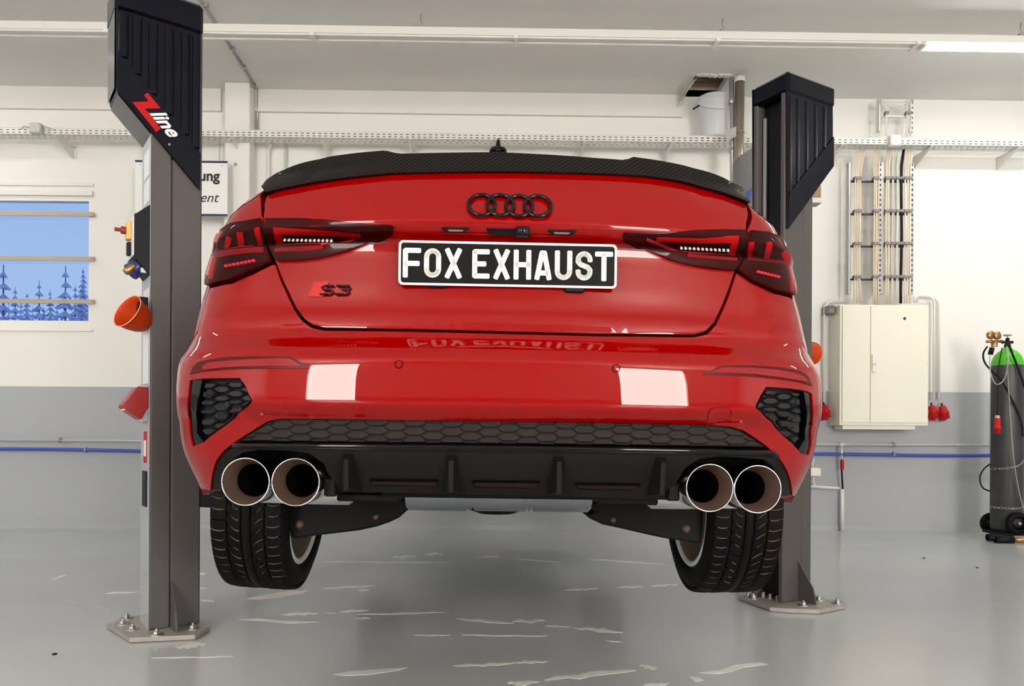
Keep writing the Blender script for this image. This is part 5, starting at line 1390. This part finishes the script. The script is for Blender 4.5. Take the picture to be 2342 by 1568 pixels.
def bundle(x0, x1, n, mats, label, group, ytop=346, ybot=694, top_px=None, r=.0050, clamps=(412, 487, 561, 637), ladder_=None, jit=1.0):
    X0, X1 = onY(x0, 500, YL).x, onY(x1, 500, YL).x
    zt = onY(x0, ytop, YL).z; zb = onY(x0, ybot, YL).z
    for k in range(n):
        x = X0 + (X1 - X0) * (k + .5) / n; tx = x if top_px is None else X0 + (X1 - X0) * (.5 + (k + .5 - n / 2) / n * 1.5) + (onY(top_px, 300, YL).x - (X0 + X1) / 2)
        dy = .006 * (k % 2); ph = rs.rand() * 6
        pts = []
        for i in range(11):
            t = i / 10; z = zb + (zt - zb) * t; w = jit * .003 * math.sin(ph + 9 * t)
            spread = 1 + .35 * max(0, 1 - t * 9)
            pts.append(((X0 + X1) / 2 + (x - (X0 + X1) / 2) * spread + w + (tx - x) * max(0, (t - .80) / .2), YL - .012 + dy - .03 * max(0, (t - .92) / .08), z))
        tag(MB().tube(pts, min(r, (X1 - X0) / n * .56), 7).build('cable', mats[k % len(mats)]), label if n == 1 else ('left ' if k == 0 else 'right ') + label if n == 2 else (['leftmost ', 'second from left, ', 'third from left, ', 'fourth from left, ', 'fifth from left, '][k] if k < n - 1 else 'rightmost ') + label, 'cable', group)
    for py in clamps:
        z = onY(x0, py - 4, YL).z
        MB().box(X0 - .004, X1 + .004, YL - .028, YL + .018, z - .014, z + .012, bev=.004).build('cable_clamp', clampM, ladder_)
bundle(1952, 1968, 6, [M_beige], 'beige cable in the leftmost bundle above the cabinet', 'cables in the leftmost bundle', ladder_=L1, top_px=1965)
bundle(1996, 2008, 5, [M_beige], 'beige cable in the second bundle from the left above the cabinet', 'cables in the second bundle', ladder_=L1, top_px=2001)
bundle(2023, 2034, 4, [M_beige], 'beige cable at the left side of the right hand ladder', 'cables left on the right ladder', ladder_=L2)
bundle(2037, 2045, 2, [M_wcable, M_beige], 'pale cable just right of the beige group on the right ladder', 'pale pair on the right ladder', ladder_=L2)
bundle(2048, 2055, 2, [M_wcable], 'white cable left of the black cable on the right ladder', 'white pair on the right ladder', ladder_=L2)
bundle(2057, 2063, 1, [M_black], 'thick black cable in the middle of the right ladder', None, ladder_=L2, r=.012)
bundle(2066, 2072, 2, [M_beige], 'pale cable right of the black cable on the right ladder', 'pale pair beside the black cable', ladder_=L2)
bundle(2073, 2083, 4, [M_beige, M_wcable], 'pale cable at the right side of the right hand ladder', 'cables right on the right ladder', ladder_=L2)
bundle(2022, 2028, 2, [M_wcable], 'white cable on the left rail of the short upper ladder', 'left cables on the upper ladder', ytop=232, ybot=312, clamps=(263,), ladder_=L3, top_px=2012)
bundle(2069, 2080, 3, [M_wcable], 'white cable on the right rail of the short upper ladder', 'right cables on the upper ladder', ytop=232, ybot=312, clamps=(263,), ladder_=L3)
p0, p1 = onY(2012, 228, YL), onY(2078, 232, YL)
for k in range(3): tag(MB().tube([p0 + Vector((0, 0, -.004 * k)), p0.lerp(p1, .35) + Vector((0, 0, -.01 - .016 * k)), p0.lerp(p1, .7) + Vector((0, 0, -.01 - .03 * k)), p1 + Vector((0, 0, -.02 * k))], .0055, 7).build('cable', M_wcable), ['uppermost white cable crossing just under the ceiling at right', 'middle white cable sagging under the ceiling at right', 'lowest white cable sagging under the ceiling at right'][k], 'cable')
# ------------------------------------------------------------------ distribution cabinet
YC = 6.55
x0, x1, z0, z1 = rect_px(1925, 696, 2123, 973, YC)
x0 -= .012
e = empty('electrical_cabinet', (x0, YC, z0), 'large cream electrical cabinet with two doors on the wall', 'cabinet')
MB().box(x0, x1, YC + .012, YW, z0, z1).build('cabinet_body', M_cream, e, bevel=.004)
xd = onY(1990, 800, YC).x; zt, zb = onY(2000, 700, YC).z, onY(2000, 966, YC).z
MB().box(x0, x1, YC + .004, YC + .012, z0, z1).build('cabinet_frame', M_cream, e, bevel=.002)
d1 = MB().box(x0 + .018, xd - .002, YC - .008, YC + .004, zb, zt).build('cabinet_door', M_cream, e, bevel=.003)
d2 = MB().box(xd + .002, x1 - .016, YC - .008, YC + .004, zb, zt).build('cabinet_door', M_cream, e, bevel=.003)
hx0_, hx1_, hz0, hz1 = rect_px(1994, 810, 2004, 851, YC - .01)
MB().box(hx0_, hx1_, YC - .022, YC - .008, hz0, hz1, bev=.003).build('door_handle', M_whitep, d2)
MB().lathe([(.0005, .008), (.018, .008), (.02, 0)], 20, align(onY(1999, 830, YC - .022), (0, -1, 0))).build('handle_lock', M_cream, d2)
MB().lathe([(.0005, .0012), (.013, .0012), (.013, 0)], 20, align(onY(2069, 728, YC - .008), (0, -1, 0))).build('round_sticker', M_navys, d2)
MB().box(x0 + .04, x1 - .10, YC + .03, YW - .02, z0 - .035, z0).build('cable_entry_plate', M_cream, e)
# conduits, plugs
def conduit(name, pts, r, m, label, group=None, cat='pipe', n=10): return tag(MB().tube(pts, r, n).build(name, m), label, cat, group)
def wp(px, py, off=.05): return onY(px, py, YW - off)
def bend(pts, r=.04, k=5):
    pts = [Vector(p) for p in pts]; out = [pts[0]]
    for i in range(1, len(pts) - 1):
        a, b, c = pts[i - 1], pts[i], pts[i + 1]; u = (a - b).normalized(); v = (c - b).normalized(); q = min(r, (a - b).length * .45, (c - b).length * .45)
        A, B = b + u * q, b + v * q
        for j in range(k + 1): t = j / k; out.append(A * (1 - t) ** 2 + b * 2 * t * (1 - t) + B * t * t)
    out.append(pts[-1]); return out
conduit('conduit', bend([wp(1935, 689), wp(1886, 690), wp(1885, 924)], .07), .011, M_white, 'white conduit pipe left of the cabinet, dropping to a red socket')
conduit('conduit', bend([wp(2091, 690, .07), wp(2096, 676, .07), wp(2137, 678, .07), wp(2136, 913, .07)], .16), .011, M_white, 'white conduit close to the right side of the cabinet')
conduit('conduit', bend([wp(2096, 690, .04), wp(2100, 681, .04), wp(2148, 680, .04), wp(2147, 913, .04)], .16), .011, M_white, 'outermost white conduit right of the cabinet')
def cee(px, py, label, sc=1.0):
    p = wp(px, py, .07); e = empty('wall_socket', tuple(p), label, 'socket', None)
    d = Vector((.10, -.35, -1)).normalized(); Mx = align(p + Vector((0, 0, .07 * sc)), d)
    MB().lathe([(.0005, 0), (.024 * sc, .002), (.034 * sc, .02), (.036 * sc, .055), (.041 * sc, .058), (.043 * sc, .075), (.036 * sc, .078), (.036 * sc, .12), (.0005, .12)], 24, Mx).build('socket_body', M_redp, e)
    MB().box(-.03 * sc, .03 * sc, -.05 * sc, -.02 * sc, .075, .13, Mx, .006).build('socket_lid', M_redp, e)
    MB().tube([Mx @ Vector((0, 0, 0)), wp(px, py - 24, .05)], .008, 8).build('cable_gland', M_black, e)
    return e
cee(1884, 944, 'red industrial socket below the conduit left of the cabinet')
cee(2130, 945, 'red industrial socket right of the cabinet, nearer to it')
cee(2154, 946, 'rightmost red industrial socket beside the cabinet')
e = empty('energy_meter', tuple(wp(1903, 706)), 'small dark meter with a display at the cabinet top left', 'meter')
x0_, x1_, z0_, z1_ = rect_px(1896, 697, 1909, 716, 6.62); MB().box(x0_, x1_, 6.62, YW - .0, z0_, z1_, bev=.003).build('meter_body', mat('meter_grey', (.18, .18, .19), .5), e)
MB().box(x0_ + .008, x1_ - .008, 6.615, 6.622, z1_ - .030, z1_ - .010).build('meter_display', mat('display_red', (.25, .08, .07), .3), e)
# pipes along the wall
pz = onY(1171, 1012, YW - .08).z
e = conduit('steel_pipe', [(XL + .02, YW - .08, pz), (XR - .02, YW - .08, pz)], .0105, M_wpipe, 'thin steel pipe running along the grey part of the wall')
bz = onY(1171, 1034, YW - .06).z
hz = [(x, YW - .075, bz + .006 * math.sin(x * 1.1 + .5) + .004 * math.sin(2.7 * x)) for x in np.arange(XL + .05, XR, .12)]
conduit('air_hose', hz, .016, M_blue, 'blue hose running along the wall just under the steel pipe', cat='hose')
for px, py, lb in ((138, 1005, 'pipe clip on the steel pipe at the far left'), (2044, 1016, 'pipe clip on the steel pipe below the cabinet'), (196, 1029, 'clip holding the blue hose at the far left'), (2044, 1040, 'clip holding the blue hose below the cabinet')):
    p = wp(px, py, .075); p.z = pz if 'steel' in lb else bz
    e = empty('pipe_clip', tuple(p), lb, 'clip')
    MB().lathe([(.014, -.008), (.021, -.008), (.021, .008), (.014, .008)], 16, align((p.x, p.y, p.z), (1, 0, 0)), closed=True).build('clip_ring', M_zinc, e)
    MB().box(p.x - .006, p.x + .006, p.y + .015, YW, p.z - .006, p.z + .006).box(p.x - .008, p.x + .008, p.y - .004, p.y + .01, p.z + .018, p.z + .03).build('clip_stud', M_zinc, e)
# drop pipe with red coupling, hose, lower conduit and box
pt = wp(1925, 1018, .08); e = empty('drop_pipe', tuple(pt), 'short steel drop pipe with red coupling under the wall pipe', 'pipe')
MB().tube([(pt.x, pt.y, pz + .0), (pt.x, pt.y, wp(1925, 1050, .08).z)], .010, 12).lathe([(.017, -.02), (.017, .02)], 14, align((pt.x, pt.y, pz), (1, 0, 0))).build('pipe', M_wpipe, e)
q = wp(1926, 1062, .08); MB().lathe([(.008, -.05), (.013, -.045), (.017, -.02), (.017, .03), (.011, .045), (.006, .05)], 16, Matrix.Translation(q)).build('coupling', M_redp, e)
conduit('rubber_hose', [wp(1925, 1073, .08), wp(1926, 1095, .07), wp(1928, 1124, .05)], .008, M_black, 'short black hose between the red coupling and the lower conduit', cat='hose')
conduit('conduit', [wp(1926, 1118, .05), wp(1926, 1213, .05)], .017, M_white, 'thick white conduit standing on the floor below the red coupling')
conduit('conduit', [wp(1852, 1112, .05), wp(1920, 1116, .05)], .013, M_white, 'short horizontal white conduit beside the right lift post')
conduit('conduit', [wp(1862, 1048, .05), wp(1859, 1062, .05), wp(1860, 1075, .05)], .006, M_whitep, 'thin white cable entering the small box beside the lift post', cat='cable')
conduit('conduit', bend([wp(1861, 1090, .05), wp(1860, 1105, .05), wp(1868, 1112, .05)], .03), .006, M_whitep, 'thin white cable leaving the small box downwards', cat='cable')
jbox(1853, 1069, 1878, 1089, YW - .07, .07, 'cream junction box low on the wall beside the right post', M_cream)
# tubes behind the car at the top
conduit('conduit', bend([wp(622, 326, .12), wp(617, 335, .06), wp(614, 345, .03), wp(613, 900, .03)], .06), .014, M_white, 'left of two white conduits rising behind the car boot')
conduit('conduit', [wp(653, 328, .03), wp(655, 900, .03)], .013, M_white, 'right of two white conduits rising behind the car boot')
for k, (xa) in enumerate((582, 589)):
    conduit('conduit', [wp(xa, 196, .03), wp(xa, 296, .03)], .008, M_gal, ['thin grey conduit right beside the wall pilaster', 'thin grey conduit second from the wall pilaster'][k])
q0, q1 = onZ(456, 0, ZC - .012), onZ(581, 194, ZC - .012); dd = (q1 - q0)
a_ = q0 - dd * .6
conduit('conduit', [a_, q1], .011, M_gal, 'thin grey conduit running across the ceiling towards the pilaster')
for px, py in ((470, 10), (531, 110), (557, 152), (580, 194)):
    p = onZ(px, py, ZC - .01); tag(MB().box(p.x - .02, p.x + .02, p.y - .01, p.y + .01, ZC - .028, ZC).build('conduit_clip', M_gal), 'small clip of the ceiling conduit' + {470: ' beside the left post top', 531: ' just behind the lighting rail', 557: ' halfway to the pilaster', 580: ' at the pilaster'}[px], 'clip')
# ------------------------------------------------------------------ pipes and bucket at the ceiling hole
yp = 6.35
conduit('grey_pipe', [onY(1673, 178, yp), onY(1675, 300, yp), onY(1676, 520, yp)], .022, M_gal, 'grey drain pipe, left of the pair by the ceiling hole')
conduit('metal_pipe', [onY(1692, 178, yp - .05), onY(1688, 520, yp - .05)], .040, M_pipe, 'tarnished metal pipe, right of the pair by the ceiling hole', n=20)
for px, rr, yy, zp in ((1673, .027, yp, 232), (1675, .027, yp, 345), (1692, .046, yp - .05, 183)):
    p = onY(px, zp, yy); tag(MB().lathe([(rr * .9, -.02), (rr, -.015), (rr, .015), (rr * .9, .02)], 18, Matrix.Translation(p)).build('pipe_collar', M_white if px == 1692 else M_gal), {232: 'upper collar on the grey drain pipe', 345: 'lower collar on the grey drain pipe', 183: 'white collar where the metal pipe meets the ceiling'}[zp], 'pipe collar')
p = onY(1672, 300, yp - .10); e = empty('pipe_bracket', tuple(p), 'flat metal bracket tying both ceiling pipes together', 'bracket')
MB().add([onY(1660, 298, yp - .10), onY(1684, 289, yp - .11), onY(1684, 312, yp - .11), onY(1660, 322, yp - .10), onY(1660, 298, yp - .097), onY(1684, 289, yp - .107), onY(1684, 312, yp - .107), onY(1660, 322, yp - .097)], [(0, 1, 2, 3), (7, 6, 5, 4), (0, 4, 5, 1), (1, 5, 6, 2), (2, 6, 7, 3), (3, 7, 4, 0)]).build('bracket_plate', M_gal, e)
MB().tube([Vector(onY(1690, 304, yp - .05)) + Vector((.045 * math.cos(t), .045 * math.sin(t), 0)) for t in [2 * math.pi * i / 24 for i in range(24)]], .004, 6, closed=True).build('pipe_clamp', M_zinc, e)
pb = onY(1630, 306, 6.60); pt_ = onY(1630, 222, 6.60); h = pt_.z - pb.z
e = empty('plastic_bucket', tuple(pb), 'translucent white plastic bucket with lid on the tray below the hole', 'bucket')
Mx = Matrix.Translation((pb.x, 6.56, tz1 + .002)); h = pt_.z - tz1 - .01
MB().lathe([(.0005, 0), (.112, 0), (.116, .01), (.140, h * .86), (.150, h * .87), (.150, h * .91), (.142, h * .92)], 44, Mx).build('bucket_wall', M_bucket, e)
MB().lathe([(.0005, h * 1.0), (.10, h * .99), (.142, h * .94), (.154, h * .92), (.154, h * .88)], 44, Mx).build('bucket_lid', M_bucket, e)
MB().tube([Mx @ Vector((.155 * math.cos(t), .155 * math.sin(t) , h * .88 - .09 * math.sin(t) if False else h * .86 - .12 * abs(math.sin(t)))) for t in [math.pi + math.pi * i / 20 for i in range(21)]], .004, 6).build('bucket_handle', M_whitep, e)
tag(MB().tube([onY(1585, 250, 6.54), onY(1599, 241, 6.54)], .007, 8).build('marker_stick', M_black), 'short black stick beside the bucket top', 'stick')
# white trim right of the pipes
x0_, x1_, z0_, z1_ = rect_px(1702, 216, 1710, 322, YW - .02); tag(MB().box(x0_, x1_, YW - .02, YW, z0_, z1_).build('cable_duct', M_white), 'slim white cable duct on the wall right of the ceiling pipes', 'duct')
# ------------------------------------------------------------------ hanging sign behind the left post
ys = 6.50
x0_, x1_, z0_, z1_ = rect_px(309, 366, 520, 494, ys); z1_ = onY(500, 368, ys).z; z0_ = onY(500, 494, ys).z
e = empty('hanging_sign', ((x0_ + x1_) / 2, ys, z0_), 'white sign with navy stripes hanging behind the left lift post', 'sign')
MB().box(x0_, x1_, ys, ys + .006, z0_, z1_).build('sign_board', mat('sign_white', (.80, .81, .80), .5), e)
MB().box(x0_, x1_, ys - .001, ys + .001, z1_ - .018, z1_).build('sign_stripe', M_navys, e); MB().box(x0_, x1_, ys - .001, ys + .001, z0_, z0_ + .018).build('sign_stripe', M_navys, e)
def sign_text(txt, px_r, py_base, hpx, shear, bold):
    p = onY(px_r, py_base, ys - .002); T = Matrix.Translation(p) @ Matrix.Rotation(math.radians(90), 4, 'X')
    return text_obj('sign_text', txt, hpx, T, M_ink, e, depth=.0008, shear=shear, bold=bold, align_x='RIGHT')
sign_text('ung', 502, 413, .125, 0, .0035); sign_text('ent', 498, 462, .120, .3, .0)
for px in (502, 327):
    c = onY(px, 368, ys); n_ = 14; zt_ = tz0
    for k in range(n_):
        zc_ = c.z + (zt_ - c.z) * (k + .5) / n_; hl = (zt_ - c.z) / n_ * .68; ax = k % 2
        pts = [(c.x + (.006 * math.cos(t) if ax else 0), ys + .003 + (0 if ax else .006 * math.cos(t)), zc_ + hl * math.sin(t)) for t in [2 * math.pi * i / 10 for i in range(10)]]
        MB().tube(pts, .0016, 5, closed=True).build('chain_link', M_gal, e)
for px, py in ((507, 379), (321, 376)):
    MB().lathe([(.0005, .002), (.004, .002), (.004, 0)], 8, align(onY(px, py, ys), (0, -1, 0))).build('sign_rivet', M_ink, e)
# ------------------------------------------------------------------ gas cylinder on its trolley
GY = 6.25; pc = onY(2302, 1205, GY); gx_ = pc.x; rr = 32.5 * (pc - CAM).dot(F) / FPX
zs_ = onY(2302, 836, GY).z; ztop = onY(2302, 797, GY).z; zb_ = .07
e = empty('gas_cylinder', (gx_, GY, zb_), 'tall dark grey gas cylinder with a bright green shoulder', 'gas cylinder')
Mx = Matrix.Translation((gx_, GY, 0))
MB().lathe([(.0005, zb_), (rr * .9, zb_), (rr, zb_ + .03), (rr, zs_)], 40, Mx).build('cylinder_body', M_cyl, e)
sh_ = [(rr, zs_ - .001)] + [(rr * math.cos(t), zs_ + (ztop - zs_) * math.sin(t)) for t in [i * .14 for i in range(1, 9)]] + [(.035, ztop + .0), (.03, ztop + .01), (.0005, ztop + .01)]
MB().lathe(sh_, 40, Mx).build('cylinder_shoulder', M_green, e)
vt = MB().lathe([(.026, ztop), (.026, ztop + .035), (.018, ztop + .04), (.015, ztop + .09), (.0005, ztop + .09)], 16, Mx)
vt.tube([(gx_ - .05, GY, ztop + .055), (gx_ + .045, GY, ztop + .055)], .012, 10)
vo = vt.build('cylinder_valve', M_black, e)
MB().lathe([(.005, ztop + .09), (.005, ztop + .105), (.032, ztop + .11), (.034, ztop + .12), (.0005, ztop + .12)], 16, Mx).build('hand_wheel', M_gal, vo)
# regulator with two gauges
pr_ = onY(2273, 785, GY - .02); er = empty('gas_regulator', tuple(pr_), 'brass gas regulator with two round gauges left of the valve', 'regulator')
MB().tube([onY(2256, 781, GY), onY(2292, 780, GY)], .012, 10).lathe([(.024, -.02), (.026, .02), (.018, .03)], 16, Matrix.Translation(onY(2274, 787, GY))).build('regulator_body', M_brass, er)
MB().tube([onY(2269, 795, GY), onY(2265, 810, GY)], .020, 14).build('adjusting_knob', M_black, er)
for px, py in ((2266, 766), (2281, 767)):
    g_ = MB().lathe([(.0005, -.02), (.030, -.02), (.033, -.012), (.033, .012), (.0005, .012)], 24, align(onY(px, py, GY - .03), (.35, -1, .05))).build('gauge', M_brass, er)
    MB().tube([onY(px, py + 8, GY - .02), onY(2273, 784, GY - .01)], .006, 6).build('gauge_stem', M_brass, er)
# hoses
def spl(pts, k=6):
    pts = [Vector(p) for p in pts]; o = []
    for i in range(len(pts) - 1):
        a = pts[max(i - 1, 0)]; b = pts[i]; c = pts[i + 1]; d = pts[min(i + 2, len(pts) - 1)]
        for j in range(k): t = j / k; o.append(.5 * ((2 * b) + (c - a) * t + (2 * a - 5 * b + 4 * c - d) * t * t + (3 * b - a - 3 * c + d) * t ** 3))
    o.append(pts[-1]); return o
def gp(l, off=.0): return [onY(a, b, GY - rr - .02 - off) for a, b in l]
tag(MB().tube(spl(gp([(2258, 792), (2249, 808), (2252, 828), (2268, 848), (2290, 870), (2310, 905), (2330, 945), (2338, 975), (2339, 998)], .0)), .0075, 8).build('gas_hose', M_black), 'black hose slanting across the grey gas cylinder', 'hose')
tag(MB().tube(spl(gp([(2305, 782), (2318, 815), (2332, 850), (2345, 890), (2356, 930)], .01)), .009, 8).build('gas_hose', M_black), 'thick black hose leaving the cylinder valve to the right', 'hose')
tag(MB().tube(spl(gp([(2264, 812), (2265, 850), (2275, 875), (2287, 877), (2300, 860), (2306, 820), (2302, 790)], .02)), .004, 6).build('thin_cable', M_gal), 'thin grey cable looping from the regulator over the cylinder', 'cable')
tag(MB().tube(spl(gp([(2302, 800), (2306, 870), (2311, 960), (2320, 1060), (2332, 1130), (2345, 1175)], .03)), .0045, 6).build('thin_cable', mat('dirty_cable', (.28, .27, .22), .6)), 'thin dirty cable hanging down the front of the cylinder', 'cable')
tag(MB().tube(spl(gp([(2292, 795), (2283, 850), (2281, 950)], .012)), .0045, 6).build('thin_cable', M_black), 'thin black cable ending in the hanging red plug', 'cable')
tag(MB().tube(spl([onY(a, b, GY + .08) for a, b in ((2275, 1055), (2252, 1070), (2241, 1092), (2248, 1115), (2272, 1125))]), .0065, 8).build('gas_hose', M_black), 'black hose loop sticking out left of the cylinder', 'hose')
p = onY(2281, 970, GY - rr - .05); e2 = empty('hanging_plug', tuple(p), 'red plug hanging in front of the grey gas cylinder', 'plug')
MB().lathe([(.010, .075), (.018, .07), (.019, .052)], 14, Matrix.Translation(p)).build('plug_collar', M_gal, e2)
MB().lathe([(.019, .052), (.023, .045), (.023, -.018), (.028, -.02), (.028, -.034), (.023, -.036), (.023, -.078), (.0005, -.078)], 18, Matrix.Translation(p)).build('plug_body', M_redp, e2)
def chain(p0, p1, sag, n, label):
    ec = empty('chain', tuple(p0), label, 'chain')
    pts = []
    for i in range(n * 2 + 1):
        t = i / (n * 2); q = p0.lerp(p1, t); q = q + Vector((0, -.10 * math.sin(math.pi * min(1, t * 1.1)), -sag * math.sin(math.pi * t))); pts.append(q)
    for i in range(n):
        a, b = pts[2 * i], pts[2 * i + 2]; c = (a + b) / 2; d = (b - a); Mx_ = align(c, d); hl = d.length * .72
        ps = [Mx_ @ Vector(((.0075 * math.cos(t), 0) if i % 2 else (0, .0075 * math.cos(t))) + (hl * math.sin(t),)) for t in [2 * math.pi * k / 10 for k in range(10)]]
        MB().tube(ps, .0022, 5, closed=True).build('chain_link', M_zinc, ec)
    return ec
chain(onY(2268, 1072, GY - .06), onY(2348, 1046, GY - .10), .02, 16, 'upper silver chain around the gas cylinder')
chain(onY(2266, 1159, GY - .06), onY(2348, 1152, GY - .10), .016, 16, 'lower silver chain around the gas cylinder')
et = empty('cylinder_trolley', (gx_, GY, 0), 'black two wheeled trolley carrying the gas cylinder', 'trolley')
MB().box(gx_ - .13, gx_ + .13, GY - .15, GY + .12, .045, .068).build('trolley_foot', M_black, et)
MB().tube([(gx_ + .20, GY + .1, .07), (gx_ + .20, GY + .14, 1.35)], .014, 8).build('trolley_frame', M_black, et)
def twheel(px, py, y, r, nm='trolley_wheel'):
    c = onY(px, py, y); c.z = max(c.z, r)
    Mx_ = align(c, (-.18, -1, 0)); w_ = MB().lathe([(r * .62, -.025), (r * .9, -.028), (r, -.012), (r, .012), (r * .9, .028), (r * .62, .025)], 32, Mx_).build('trolley_wheel', M_rubber, et)
    MB().lathe([(.0005, .012), (r * .30, .012), (r * .62, .005), (r * .62, .0)], 24, Mx_).build('wheel_hub', M_black, w_)
    MB().lathe([(.0005, .040), (.014, .038), (.014, .010)], 12, Mx_).build('axle_cap', M_zinc, w_)
twheel(2328, 1196, GY - .16, .092); twheel(2268, 1196, GY + .16, .092)
# torch on the floor
tp = onZ(2292, 1233, .03)
e3 = empty('welding_torch', (tp.x, tp.y, 0), 'black nozzled torch with brass tube lying at the trolley foot', 'torch')
d = Vector((1, -.10, .0)).normalized()
for dz, dx in ((.0, 0), (.012, -.045)):
    a = tp + Vector((-.06 + dx, dx * -.6, dz)); MB().tube([a, a + d * .14], .030, 14, r2=.033).build('torch_nozzle', M_black, e3)
    MB().lathe([(.024, 0), (.020, .002), (.0005, .004)], 14, align(a - d * .001, -d)).build('nozzle_mouth', M_soot, e3)
MB().tube([tp + d * .08, tp + d * .32], .024, 14).build('brass_tube', M_brass, e3)
for k, (px, py) in enumerate(((125, 1494), (2235, 1297), (2113, 1275))):
    q = onZ(px, py, .003); tag(MB().lathe([(.0005, .006), (.008, .004), (.010, 0)], 7, Matrix.Translation((q.x, q.y, 0)), smooth=False).build('grit', M_black), ['black speck of grit on the floor at lower left', 'black speck of grit on the floor right of the lift', 'smaller speck of grit nearer the wall on the right'][k], 'debris')
